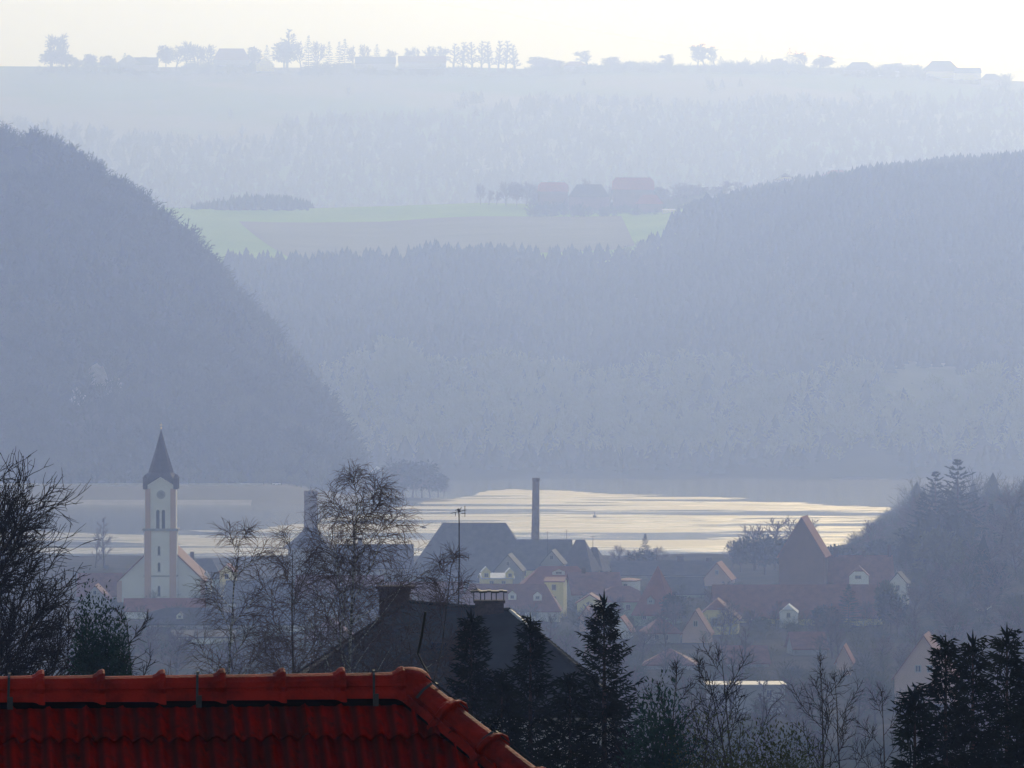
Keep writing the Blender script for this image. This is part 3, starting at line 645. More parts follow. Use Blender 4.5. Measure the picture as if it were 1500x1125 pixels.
# ------------------------------------------------------------------ generic town houses
def roof_geo(L, D, ze, zr, style, o, c=0.0, f=.35):
    """top verts/faces; ridge along x; body -L/2..L/2, -D/2..D/2"""
    k = (zr-ze)/(D/2); hl, hd_ = L/2+o, D/2+o; zo = ze-o*k*.9
    if style == 'hip':
        c = c or min(D/2, L/2-.2)
        return [(-hl, -hd_, zo), (hl, -hd_, zo), (hl, hd_, zo), (-hl, hd_, zo), (-L/2+c, 0, zr), (L/2-c, 0, zr)], [(0, 1, 5, 4), (1, 2, 5), (2, 3, 4, 5), (3, 0, 4)]
    if style == 'halfhip':
        c = c or D*.18; zh = zr-f*(zr-ze); yh = D/2*f
        return [(-hl, -hd_, zo), (hl, -hd_, zo), (hl, hd_, zo), (-hl, hd_, zo), (-L/2+c, 0, zr), (L/2-c, 0, zr), (-hl, -yh, zh), (-hl, yh, zh), (hl, -yh, zh), (hl, yh, zh)], \
            [(0, 1, 8, 5, 4, 6), (8, 9, 5), (2, 3, 7, 4, 5, 9), (7, 6, 4)]
    return [(-hl, -hd_, zo), (hl, -hd_, zo), (hl, 0, zr), (-hl, 0, zr), (hl, hd_, zo), (-hl, hd_, zo)], [(0, 1, 2, 3), (3, 2, 4, 5)]
_WC = {}
def window(par, x, z, w, h, yf, ax=0):
    if (round(w, 2), round(h, 2)) in _WC:
        o = link('window', _WC[(round(w, 2), round(h, 2))], par); o.location = (x, yf-.03, z); return o
    mb = MB(); b = .12*min(w, h)+.03
    for (x0, z0, x1, z1) in ((-w/2, 0, -w/2+b, h), (w/2-b, 0, w/2, h), (-w/2+b, 0, w/2-b, b), (-w/2+b, h-b, w/2-b, h), (-b/3, b, b/3, h-b)):
        mb.box(x0, -.1, z0, x1, .05, z1)
    mb.m = 1; mb.box(-w/2+b, -.04, b, -b/3, .02, h-b); mb.box(b/3, -.04, b, w/2-b, .02, h-b)
    o = mb.obj('window', ['frame', 'glass'], par); _WC[(round(w, 2), round(h, 2))] = o.data; o.location = (x, yf-.03, z); return o
def house(label, px0, px1, ridge, eave, Y, rot=0, front='slope', style='gable', roof='r_brown', wall='w_white', depth=10., chim=(), win=(), dorm=(), o=.5, base=None,
          name='house', cat='house', group='houses of the riverside town', c=0.0, f=.35):
    W = (px1-px0)*K*Y; x = X((px0+px1)/2, Y); gz = G(x, Y) if base is None else base
    ze = Z(eave, Y)-gz
    ra_ = R(rot) if front == 'slope' else R(rot)*.3-((px0+px1)/2-750)*K
    root = empty(name, (x, Y, gz), ra_, label, cat, group)
    if front == 'slope': L, D = max(2, W-2*o), depth; zr = Z(ridge, Y+D/2)-gz; rr = 0
    else: L, D = depth, max(2, W-2*o); zr = Z(ridge, Y)-gz; rr = 90
    ze = max(ze, 1.2)
    V, F = roof_geo(L, D, ze, zr, style, o, c, f)
    yc = (D if rr == 0 else L)/2
    tr = Matrix.Translation((0, yc, 0)) @ Matrix.Rotation(R(rr), 4, 'Z')
    V = [tuple(tr @ Vector(v)) for v in V]
    mb = MB(); mb.shell(V, F, .28); ro = mb.obj('roof', roof, root)
    mb = MB(); hl, hd_ = L/2, D/2; zb = -3.0
    if style == 'hip': P = [[(-hl, -hd_), (hl, -hd_), (hl, hd_), (-hl, hd_)]]; mb.box(-hl, -hd_, zb, hl, hd_, ze-.05)
    else:
        zt = zr-.2; zh = zr-f*(zr-ze)-.2; yh = hd_*f
        end = [(-hd_, zb), (hd_, zb), (hd_, ze-.1), (0, zt), (-hd_, ze-.1)] if style == 'gable' else [(-hd_, zb), (hd_, zb), (hd_, ze-.1), (yh, zh), (-yh, zh), (-hd_, ze-.1)]
        n = len(end); VV = [(-hl, y, z) for y, z in end]+[(hl, y, z) for y, z in end]
        mb.add(VV, [tuple(range(n-1, -1, -1)), tuple(range(n, 2*n))]+[(i, (i+1) % n, (i+1) % n+n, i+n) for i in range(n)])
    mb.V = [tuple(tr @ Vector(v)) for v in mb.V]; mb.obj('wall', wall, root)
    lx = lambda px: (X(px, Y)-x)/math.cos(R(rot))
    for (cx, top, w) in chim:
        t = lx(cx); yy = D/2 if rr == 0 else L*.3; zt = Z(top, Y+yy)-gz
        mb = MB(); zb_ = (zr if rr == 0 else ze)-1.2; mb.box(t-w/2, yy-.4, zb_, t+w/2, yy+.4, zt); mb.box(t-w/2-.1, yy-.5, zt, t+w/2+.1, yy+.5, zt+.18); mb.obj('chimney', 'brick', ro)
    for (cx, r0, w, h) in win: window(root, lx(cx), Z(r0, Y)-gz, w, h, 0)
    if not win and wall != 'w_brown' and cat == 'house' and Y > 700:
        wd = (L if rr == 0 else D)-1.6; n = max(1, int(wd/2.9))
        for zz in (ze-2.3, ze-5.2):
            if zz < 1.0 or (ze < 3.4 and zz < ze-2.4): continue
            for i in range(n):
                if (i*7+int(px0)) % 5 != 3: window(root, -wd/2+wd*(i+.5)/n, zz, 1.1, 1.45, 0)
        if rr == 90 and zr-ze > 3.2 and style == 'gable': window(root, 0, ze+(zr-ze)*.22, 1.0, 1.3, 0)
    for (cx, r0, w, h, mt) in dorm:      # dormer foot row, width, height
        t = lx(cx); zz = Z(r0, Y+D*.2)-gz; fy = (zz-ze)/(zr-ze)*D/2-.1
        mb = MB(); mb.box(-w/2, 0, -.4, w/2, D*.3, h*.6); mb.m = 1
        mb.shell([(-w/2-.2, -.25, h*.6-.15), (0, -.25, h), (0, D*.35, h), (-w/2-.2, D*.3, h*.6-.15), (w/2+.2, -.25, h*.6-.15), (w/2+.2, D*.3, h*.6-.15)], [(0, 1, 2, 3), (1, 4, 5, 2)], .12)
        mb.m = 0; mb.add([(-w/2, 0, h*.6), (w/2, 0, h*.6), (0, 0, h-.1)], [(0, 1, 2)])
        d = mb.obj('dormer', [mt, roof], ro); d.location = (t, fy, zz); window(d, 0, .15, w*.5, h*.38, 0)
    return root
H = house
EX = lambda **k: k
H('large grey slate hip roof standing against the bright river, left of the tall brick stack', 596, 786, 765.5, 838, 1400, -3, 'slope', 'hip', 'r_grey', 'w_grey', 24, chim=[(617, 774, 1.1)], c=9.0)
H('long dark roof at the foot of the brick stack, right of the grey hip roof', 752, 836, 790, 832, 1380, -4, 'slope', 'gable', 'r_grey', 'w_yell', 16)
H('steep dark roofed house against the river, second step down from the brick stack', 818, 868, 790.5, 835, 1370, -12, 'slope', 'hip', 'r_dark', 'w_yell', 14, c=3.0)
H('small dark roofed house at the river edge where the stepped roofs end', 845, 884, 801.5, 835, 1385, -12, 'slope', 'hip', 'r_dark', 'w_pink', 12, c=2.5)
H('dark gabled house with a sunlit right roof edge in front of the long dark roof', 790, 826, 806, 824, 1340, -14, 'gable', 'gable', 'r_grey', 'w_grey', 14)
H('grey gabled house with a bright white roof edge below the large hip roof', 722, 766, 812, 834, 1330, -14, 'gable', 'gable', 'r_grey', 'w_grey', 14)
H('low pale yellow house with white sheet roof seen above the covered chimney', 704, 754, 839, 846, 1290, 6, 'slope', 'gable', 'r_pale', 'w_yell', 8, dorm=[(712, 846, 2.2, 3.0, 'w_yell'), (747, 846, 2.0, 2.6, 'w_yell')])
H('wide dark grey roof filling the gap below the large hip roof behind the aerial', 618, 716, 826, 850, 1310, 3, 'slope', 'gable', 'r_grey', 'w_grey', 12)
H('reddish roofed house with two white dormers behind the chimney of the dark slate house', 664, 822, 855, 892, 1160, -2, 'slope', 'hip', 'r_brown', 'w_white', 11, win=[(748, 903, 1.2, 1.3), (765, 903, 1.2, 1.3), (782, 903, 1.2, 1.3)], dorm=[(750, 878, 1.9, 2.3, 'w_white'), (787, 879, 2.0, 2.2, 'w_white')], c=3.4)
H('tall narrow flat topped yellow house right of the roof with two white dormers', 796, 827, 845, 851, 1190, -6, 'slope', 'gable', 'r_brown', 'w_yell', 9, o=.25)
H('dull red roof behind the tall narrow yellow house', 762, 880, 829, 858, 1245, 4, 'slope', 'hip', 'r_red', 'w_grey', 12, c=5, dorm=[(820, 842, 3.2, 1.6, 'r_pale')])
H('dark red roof with a pale lit end wall left of the steep red tower roof', 836, 914, 838, 868, 1225, 8, 'slope', 'gable', 'r_brown', 'w_grey', 12, chim=[(860, 832, .9)])
H('small house showing one bright pale wall panel beside the dark red roof', 900, 932, 846, 850, 1235, -10, 'slope', 'hip', 'r_brown', 'w_white', 9, o=.3)
H('pale green walled house with a dull red roof left of the steep red tower roof', 888, 940, 858, 879, 1180, 4, 'slope', 'halfhip', 'r_brown', 'w_green', 11, win=[(905, 893, 1.2, 1.3), (920, 893, 1.2, 1.3)])
H('low cream gabled house directly behind the tip of the tall black spruce', 842, 886, 870, 882, 1165, -8, 'gable', 'gable', 'r_brown', 'w_yell', 10, f=.4)
H('small red roofed house with a glinting roof edge left of the tall black spruce', 846, 872, 889, 903, 1110, -14, 'gable', 'gable', 'r_red', 'w_pink', 10)
H('house with steep pointed red tower roof and sunlit edge in the middle of town', 924, 986, 829, 894, 1150, -20, 'slope', 'hip', 'r_red', 'w_green', 9, c=4.4, dorm=[(952, 884, 1.8, 2.0, 'w_grey')])
H('small house with a bright right gable edge behind the tall black spruce', 893, 926, 903, 922, 1080, -16, 'gable', 'gable', 'r_red', 'w_white', 10)
H('long low grey roof along the waterfront with a small square chimney', 895, 1056, 821, 852, 1420, 1, 'slope', 'gable', 'r_dark', 'w_grey', 14, chim=[(998, 815, 2.0), (1040, 818, 1.6)])
H('red gabled house with lit right slope ending the long waterfront roof', 1028, 1072, 824, 847, 1370, -16, 'gable', 'gable', 'r_red', 'w_pink', 16)
H('dull roofed house between the steep tower roof and the waterfront roof', 962, 1034, 845, 868, 1290, 5, 'slope', 'gable', 'r_grey', 'w_green', 10)
H('yellow clipped gable house with one blue window right of the steep tower roof', 1016, 1084, 878, 905, 1110, -6, 'gable', 'halfhip', 'r_brown', 'w_yell', 14, f=.5, c=2.5, win=[(1047, 918, 1.9, 2.1)])
H('low red roof with a glinting edge in front of the yellow clipped gable house', 996, 1042, 893, 925, 1060, -14, 'gable', 'gable', 'r_brown', 'w_pink', 10)
H('purple-brown roofed house below the steep red tower roof', 945, 1000, 903, 925, 1060, 6, 'slope', 'hip', 'r_brown', 'w_grey', 10, win=[(962, 938, 1.1, 1.3), (976, 938, 1.1, 1.3)])
H('very long brown roof crossing the right part of the town above a yellow-green wall', 1046, 1296, 856, 902, 1150, 2, 'slope', 'gable', 'r_brown', 'w_yell', 15, win=[(1100+i*13, 917, 1.2, 1.5) for i in range(4)])
H('pale round topped gable projecting from the very long brown roof', 1141, 1169, 886, 897, 1128, -4, 'gable', 'halfhip', 'r_pale', 'w_white', 10, f=.62, c=1.5, o=.15, win=[(1155, 905, .9, 1.2)])
H('tall steep barn like gable with a yellow sunlit slope rising above the right roofs', 1138, 1210, 757, 812, 1260, -16, 'gable', 'gable', 'r_red', 'w_brown', 18, chim=[])
H('brown roofed wing running right from the tall steep gable, with chimneys on its ridge', 1196, 1312, 813, 853, 1270, 2, 'slope', 'gable', 'r_brown', 'w_grey', 13, chim=[(1228, 803, 1.2), (1270, 808, .8), (1307, 799, .9)])
H('white clipped gable dormer house front set in the brown wing right of the steep gable', 1243, 1273, 829, 842, 1255, -3, 'gable', 'halfhip', 'r_brown', 'w_white', 6, f=.5, c=1.2, o=.2, win=[(1257, 848, 1.6, .9)])
H('small gabled house with white glinting edges at the right end of the brown wing', 1300, 1330, 838, 852, 1230, -18, 'gable', 'gable', 'r_grey', 'w_white', 9)
H('tall gabled brown house with a sunlit edge left of the dark spruces at lower right', 1306, 1400, 930, 990, 850, -12, 'gable', 'gable', 'r_brown', 'w_pink', 14, win=[(1345, 985, 1.1, 1.3), (1362, 985, 1.1, 1.3)])
H('low building with a long white sheet roof edge seen through the slender leafless trees', 1036, 1154, 1001, 1002.6, 830, 2, 'slope', 'gable', 'r_sheet', 'w_grey', 9)
H('reddish small gabled house below the very long brown roof', 1222, 1250, 945, 965, 950, -10, 'gable', 'gable', 'r_red', 'w_pink', 9)
H('small pale gable half hidden by trees on the right slope', 1425, 1452, 893, 903, 1150, -12, 'gable', 'gable', 'r_brown', 'w_white', 9)
H('grey roofed house low between the round topped gable and the slender leafless trees', 1060, 1130, 945, 970, 980, 6, 'slope', 'gable', 'r_brown', 'w_grey', 10)
H('brown hip roof low in the haze right of the tall black spruce', 940, 1020, 950, 978, 960, -4, 'slope', 'hip', 'r_brown', 'w_grey', 10)
H('grey brown roof low in the haze below the pale green house', 860, 905, 945, 965, 980, 4, 'slope', 'gable', 'r_brown', 'w_grey', 9)
H('brown roofed house among bare trees below the brown wing', 1160, 1215, 925, 948, 1010, 6, 'slope', 'gable', 'r_brown', 'w_grey', 10)
# left group round the church
H('brown roofed long house left of the church, behind the big dark bare tree', 112, 178, 839, 872, 1290, 2, 'slope', 'gable', 'r_brown', 'w_grey', 12)
H('small gabled house with a sunlit right slope left of the church', 118, 160, 857, 876, 1230, -14, 'gable', 'gable', 'r_brown', 'w_grey', 12)
H('red roofed house with a pinkish left gable directly in front of the church', 182, 302, 876, 893, 1180, 6, 'slope', 'gable', 'r_red', 'w_white', 9)
H('dark roofed house with a pale ridge below the red roofed house by the church', 214, 338, 890, 917, 1130, 2, 'slope', 'halfhip', 'r_dark', 'w_grey', 11, c=4, win=[(240+i*15, 926, 1.1, 1.4) for i in range(5)], dorm=[(263, 906, 1.5, 1.6, 'w_white')])
H('low pale house with flat grey roof below the dark roofed house by the church', 250, 345, 923, 932, 1060, 2, 'slope', 'gable', 'r_grey', 'w_white', 10, win=[(262+i*16, 955, 1.1, 1.6) for i in range(5)])
H('dark grey roofed house with a chimney right behind the church nave', 272, 326, 819, 845, 1360, 3, 'slope', 'hip', 'r_grey', 'w_green', 11, chim=[(281, 809, 1.1)], c=2.5)
H('pale narrow gabled chapel right beside the church nave', 292, 310, 837, 852, 1290, -8, 'gable', 'gable', 'r_grey', 'w_white', 8, o=.2)
H('narrow yellow lit house right of the pale narrow chapel', 320, 344, 826, 836, 1310, -20, 'gable', 'gable', 'r_red', 'w_yell', 8, o=.3)
H('long dark roof against the river behind the tall birch', 478, 606, 797, 830, 1425, 1, 'slope', 'gable', 'r_dark', 'w_grey', 13, chim=[(527, 789, 1.4)])
H('grey roof behind the twigs of the dense birch', 330, 425, 850, 880, 1240, 2, 'slope', 'gable', 'r_grey', 'w_white', 11)
H('brown roof behind the trunk of the tall birch', 430, 560, 842, 874, 1250, -3, 'slope', 'gable', 'r_brown', 'w_grey', 12, win=[(540, 890, 1.1, 1.4)])
H('pale walled house low behind the dense birch', 345, 450, 884, 912, 1120, 3, 'slope', 'gable', 'r_grey', 'w_white', 10)
H('brown roofed house behind the low drooping birch', 560, 680, 852, 880, 1215, 3, 'slope', 'gable', 'r_brown', 'w_grey', 11)
H('brown roofed house glimpsed between the tall birch and the dark slate house', 440, 520, 905, 935, 1060, -5, 'slope', 'hip', 'r_brown', 'w_grey', 10)

# ------------------------------------------------------------------ church
YC = 1270.; kx = K*YC
cx = X(236, YC); cg = G(cx, YC)
chh = empty('church', (cx, YC, cg), R(1.6), 'church with tall grey-white tower, dark pointed spire and wide gabled front by the river', 'church')
def cz(row): return Z(row, YC)-cg
def cxx(px): return (px-236)*kx
hw = 22.5*kx; zb = cz(777); zt_ = cz(712); ty = -4.0     # tower front plane
mb = MB(); mb.box(-hw-.25, ty-.25, -3, hw+.25, ty+8.4, zb); mb.box(-hw, ty, zb+.6, hw, ty+8, zt_)
mb.add([(-hw, ty, zt_), (hw, ty, zt_), (0, ty, cz(698))], [(0, 1, 2)]); mb.add([(hw, ty, zt_), (hw, ty+8, zt_), (hw, ty+4, cz(698))], [(0, 1, 2)])
tower = mb.obj('tower', 'w_white', chh)
mb = MB(); mb.box(-hw-.7, ty-.7, zb, hw+.7, ty+8.7, zb+.6); mb.box(-hw-.4, ty-.4, cz(844), hw+.4, ty+8.5, cz(842)); mb.obj('cornice', 'w_grey', tower)
for sx in (-1, 1):
    mb = MB(); x0 = sx*(hw-.1); mb.box(min(x0, x0-sx*1.3), ty-.35, zb+.6, max(x0, x0-sx*1.3), ty, zt_-.6); mb.box(min(x0+sx*.2, x0-sx*1.5), ty-.55, -3, max(x0+sx*.2, x0-sx*1.5), ty-.25, zb); mb.obj('pilaster', 'w_pink', tower)
# spire: low eaves at the corners, gablets over each face, needle above
e = hw+.5; y0, y1 = ty-.5, ty+8.5; ym = ty+4; ze_, zp, zs, za = cz(714), cz(697), cz(692), cz(628)
V = [(-e, y0, ze_), (0, y0, zp), (e, y0, ze_), (e, ym, zp), (e, y1, ze_), (0, y1, zp), (-e, y1, ze_), (-e, ym, zp)]
n = len(V); r1 = 3.3
V += [(math.cos(R(a))*r1, ym+math.sin(R(a))*r1, zs) for a in (225, 270, 315, 0, 45, 90, 135, 180)]
V += [(math.cos(R(a))*1.5, ym+math.sin(R(a))*1.5, zs+(za-zs)*.52) for a in (225, 270, 315, 0, 45, 90, 135, 180)]
V += [(0, ym, za)]
F = [(i, (i+1) % 8, 8+(i+1) % 8, 8+i) for i in range(8)]+[(8+i, 8+(i+1) % 8, 16+(i+1) % 8, 16+i) for i in range(8)]+[(16+i, 16+(i+1) % 8, 24) for i in range(8)]
mb = MB(); mb.add(V, F)
for sx in (-1, 1):
    for yy in (y0+.55, y1-.55): 
        mb.box(sx*(e-.55)-.6, yy-.6, ze_-.4, sx*(e-.55)+.6, yy+.6, cz(700)); mb.box(sx*(e-.55)-.7, yy-.7, cz(700), sx*(e-.55)+.7, yy+.7, cz(695), .1)
sp = mb.obj('spire', 'copper', tower)
mb = MB(); mb.tube([(0, ym, za-.2), (0, ym, za+1.6)], [.09, .05], 6); mb.box(-.4, ym-.05, za+.9, .4, ym+.05, za+1.05); mb.lathe([(.01, za-.1), (.28, za+.1), (.28, za+.3), (.01, za+.5)], 8, (0, ym)); mb.obj('finial_cross', 'gold', sp)
mb = MB(); c = (.15, cz(724))
mb.m = 0; V = [(c[0]+math.cos(t*math.pi/12)*1.15, ty-.06, c[1]+math.sin(t*math.pi/12)*1.15) for t in range(24)]; mb.add(V+[(x, ty-.2, z) for x, _, z in V], [tuple(range(24, 48))]+[(i, (i+1) % 24, (i+1) % 24+24, i+24) for i in range(24)])
mb.m = 1; V = [(c[0]+math.cos(t*math.pi/12)*.8, ty-.23, c[1]+math.sin(t*math.pi/12)*.8) for t in range(24)]; mb.add(V, [tuple(range(24))])
ck = mb.obj('clock_face', ['frame', 'w_grey'], tower)
mb = MB(); mb.box(c[0]-.05, ty-.3, c[1], c[0]+.05, ty-.26, c[1]+.6); mb.box(c[0]-.05, ty-.3, c[1]-.05, c[0]+.5, ty-.26, c[1]+.05); mb.obj('clock_hand', 'dark', ck)
def slot(px, r0, r1_, w, yf, m='dark'):
    x = cxx(px); mb = MB(); z0, z1 = cz(r1_), cz(r0); V = [(x-w/2, z0), (x+w/2, z0), (x+w/2, z1-w/2), (x+w*.35, z1-w*.15), (x, z1), (x-w*.35, z1-w*.15), (x-w/2, z1-w/2)]; n = len(V)
    mb.add([(a, yf-.05, b) for a, b in V]+[(a, yf+.2, b) for a, b in V], [tuple(range(n))]+[(i, (i+1) % n, (i+1) % n+n, i+n) for i in range(n)])
    mb.m = 1; mb.box(x-w*.7, yf-.22, z0-.25, x+w*.7, yf, z0-.03); mb.obj('window', [m, 'frame'], tower)
slot(232.2, 746, 774, .85, ty); slot(240.3, 746, 774, .85, ty)
for a, b in ((799, 812), (823, 836), (857, 872)): slot(234, a, b, .65, ty-.25)
# nave: gable front
gx = 61.0*kx; zr_, ze2 = cz(790), cz(849)
mb = MB(); end = [(-gx, -3), (gx, -3), (gx, ze2), (0, zr_), (-gx, ze2)]
mb.add([(x, 0, z) for x, z in end]+[(x, 34, z) for x, z in end], [(0, 1, 2, 3, 4), (9, 8, 7, 6, 5)]+[(i+5, (i+1) % 5+5, (i+1) % 5, i) for i in range(5)]); mb.obj('nave', 'w_white', chh)
k = (zr_-ze2)/gx
mb = MB(); mb.shell([(-gx-.7, -.5, ze2-.7*k+.3), (0, -.5, zr_+.3), (0, 34.5, zr_+.3), (-gx-.7, 34.5, ze2-.7*k+.3), (gx+.7, -.5, ze2-.7*k+.3), (gx+.7, 34.5, ze2-.7*k+.3)], [(0, 1, 2, 3), (1, 4, 5, 2)], .5)
mb.obj('roof', 'r_brown', chh)
for sx in (-1, 1):
    mb = MB(); mb.box(sx*gx-.6, -.3, -3, sx*gx+.6, .1, ze2-.3); mb.obj('pilaster', 'w_pink', chh)

# tall brick stack
xs, Ys = X(784, 1390), 1390.; gs = G(xs, Ys); st = empty('factory_chimney', (xs, Ys, gs), 0, 'tall plain brick stack rising beside the grey hip roof against the river', 'chimney')
mb = MB(); hh = Z(700, Ys)-gs; mb.tube([(-.1, 0, -2), (-.05, 0, hh*.3), (.12, 0, hh*.6), (.2, 0, hh)], [1.35, 1.22, 1.12, .98], 20, True); mb.obj('shaft', 'stackb', st, True)
mb = MB(); mb.lathe([(1.0, hh-1.0), (1.08, hh-.95), (1.08, hh+.02), (.75, hh+.03), (.75, hh-.6)], 20, (.2, 0)); mb.obj('rim', 'stackb', st)
# round keep with concave roof and crenellated lantern
Yk = 1400.; xk = X(455, Yk); gk = G(xk, Yk); kp = empty('tower', (xk, Yk, gk), 0, 'slim crenellated turret rising from a broad concave roof behind the birches', 'tower')
kz = lambda r: Z(r, Yk)-gk; kk = K*Yk
mb = MB(); mb.lathe([(6.5, -3), (6.5, kz(800))], 8); mb.obj('wall', 'w_grey', kp)
mb = MB(); mb.lathe([(41*kk, kz(802)), (30*kk, kz(794)), (20*kk, kz(786)), (12*kk, kz(777)), (9.3*kk, kz(770)), (0.1, kz(769))], 8); mb.obj('roof', 'r_dark', kp)
mb = MB(); r_ = 10*kk; mb.lathe([(r_, kz(778)), (r_*.97, kz(724)), (r_*.8, kz(724)), (.01, kz(725))], 16)
for i in range(8):
    a = i*math.pi/4+.2; mb.box(math.cos(a)*r_*.85-.28, math.sin(a)*r_*.85-.28, kz(725), math.cos(a)*r_*.85+.28, math.sin(a)*r_*.85+.28, kz(719))
tu = mb.obj('turret', 'stackb', kp)
mb = MB(); mb.lathe([(r_*.7, kz(725)), (r_*.65, kz(720)), (.05, kz(717.5))], 12); mb.tube([(0, 0, kz(719)), (0, 0, kz(712))], [.08, .04], 5); mb.obj('cap', 'r_dark', tu)
# thin poles on the waterfront roofs
for (px, a, b, Y, lab) in ((802, 778, 794, 1375, 'thin dark pole on the roof ridge right of the brick stack'), (868.5, 784, 806, 1378, 'thin aerial pole above the small roof where the stepped roofs end'),
                           (830, 776, 794, 1390, 'faint thin aerial pole between the two other poles by the river')):
    x = X(px, Y); gg = G(x, Y); mb = MB(); mb.tube([(0, 0, -1), (0, 0, Z(a, Y)-gg)], [.12, .06], 6, True); mb.tube([(-.7, 0, Z(a+2, Y)-gg), (.7, 0, Z(a+2, Y)-gg)], [.04, .04], 4)
    o_ = mb.obj('aerial_pole', 'wire'); o_.location = (x, Y, gg); tag(o_, lab, 'pole', 'poles on the waterfront roofs')
# buoy in the river
Yb = 2200.; bo = empty('buoy', (X(871, Yb), Yb, 0), .3, 'small channel buoy with a lattice topmark alone on the bright river', 'buoy'); bo.scale = (.6, .6, .7)
mb = MB(); mb.lathe([(.05, -.6), (1.3, -.5), (1.5, .2), (1.3, .9), (.5, 1.1), (.01, 1.12)], 14); mb.obj('float', 'dark', bo, True)
mb = MB()
for i in range(4): a = i*math.pi/2; mb.tube([(math.cos(a)*.5, math.sin(a)*.5, 1.0), (math.cos(a)*.12, math.sin(a)*.12, 3.0)], [.1, .08], 5)
mb.lathe([(.5, 2.9), (.01, 3.8)], 8); mb.obj('topmark', 'dark', bo)

# far cars on the bank road
def car(lab, px, Y):
    x = X(px, Y); o = empty('parked_car', (x, 2484., 8.58), 0, lab, 'car', 'cars on the far riverside road')
    mb = MB(); mb.box(-2.1, -.85, .3, 2.1, .85, .85); mb.obj('body', 'white', o)
    mb = MB(); mb.box(-1.3, -.75, .85, 1.1, .75, 1.45, .8); mb.obj('cabin', 'glass', o)
    for sx in (-1.3, 1.3):
        for sy in (-.85, .85): 
            mb = MB(); mb.tube([(sx, sy-.1, .32), (sx, sy+.1, .32)], [.32, .32], 12, True); mb.obj('wheel', 'dark', o)
car('white car on the far riverside road, left one of two', 359, 2484); car('white car on the far riverside road, right one of two', 405, 2484)
# pale riverside house on the headland
H('small pale pinkish house at the tip of the wooded headland', 540, 564, 683, 692, 2600, 0, 'slope', 'hip', 'r_pale', 'w_pink', 9, base=6, group=None, o=.3, name='house')

# ------------------------------------------------------------------ mid-distance tree prototypes
PT = {'bareA': bare_tree(61, 12, 'round', tr=.3, n1=15, n2=8, n3=6, tw=.055, levels=3), 'bareB': bare_tree(62, 12, 'round', tr=.26, n1=14, n2=9, n3=6, tw=.05, levels=3, spread=.8),
      'bareC': bare_tree(63, 12, 'upright', tr=.22, n1=18, n2=7, n3=4, tw=.05, levels=3), 'spr': spruce(64, 14, 3.6, .6, 8, .35, .35, .09), 'cedar': spruce(65, 16, 5.2, 1.0, 9, .32, .12, .12), 'spring': bushy(66, 10, 4.6, 1500, 'ovoid', .8, 9), 'bushy': bushy(67, 10, 4.8, 1500, 'ovoid', .7, 9)}
PM = {'bareA': ('barkm', 'bare'), 'bareB': ('barkm', 'bare'), 'bareC': ('barkm', 'bare'), 'spr': ('barkm', 'evergr'), 'cedar': ('barkm', 'evergr'), 'spring': ('barkm', 'leafy'), 'bushy': ('barkm', 'evergr')}
PH = {'bareA': 12*.98, 'bareB': 12*.95, 'bareC': 12, 'spr': 14, 'cedar': 16, 'spring': 9.6, 'bushy': 9.6}
NAMES = {'bareA': 'bare_tree', 'bareB': 'bare_tree', 'bareC': 'bare_tree', 'spr': 'spruce_tree', 'cedar': 'cedar_tree', 'spring': 'leafy_tree', 'bushy': 'bushy_tree'}
PR = {}
_cnt = 0
def mtree(kind, px, top, Y, label, group=None, z=None, w=1.0, maxH=None):
    global _cnt; _cnt += 1
    x = X(px, Y); zz = G(x, Y) if z is None else z
    zt = Z(top, Y); s = (zt-zz)/PH[kind]
    if maxH and zt-zz > maxH: zz = zt-maxH; s = maxH/PH[kind]
    if kind not in PR:
        PR[kind] = o = tree_thing(NAMES[kind], label, 'tree', group, x, Y, PT[kind], PM[kind], zz)
    else:
        o = copy_tree(PR[kind]); o['label'] = label
        if group: o['group'] = group
        elif 'group' in o: del o['group']
    o.location = (x, Y, zz); o.scale = (s*w, s*w, s); o.rotation_euler[2] = _cnt*1.37
    o['category'] = 'tree'; return o
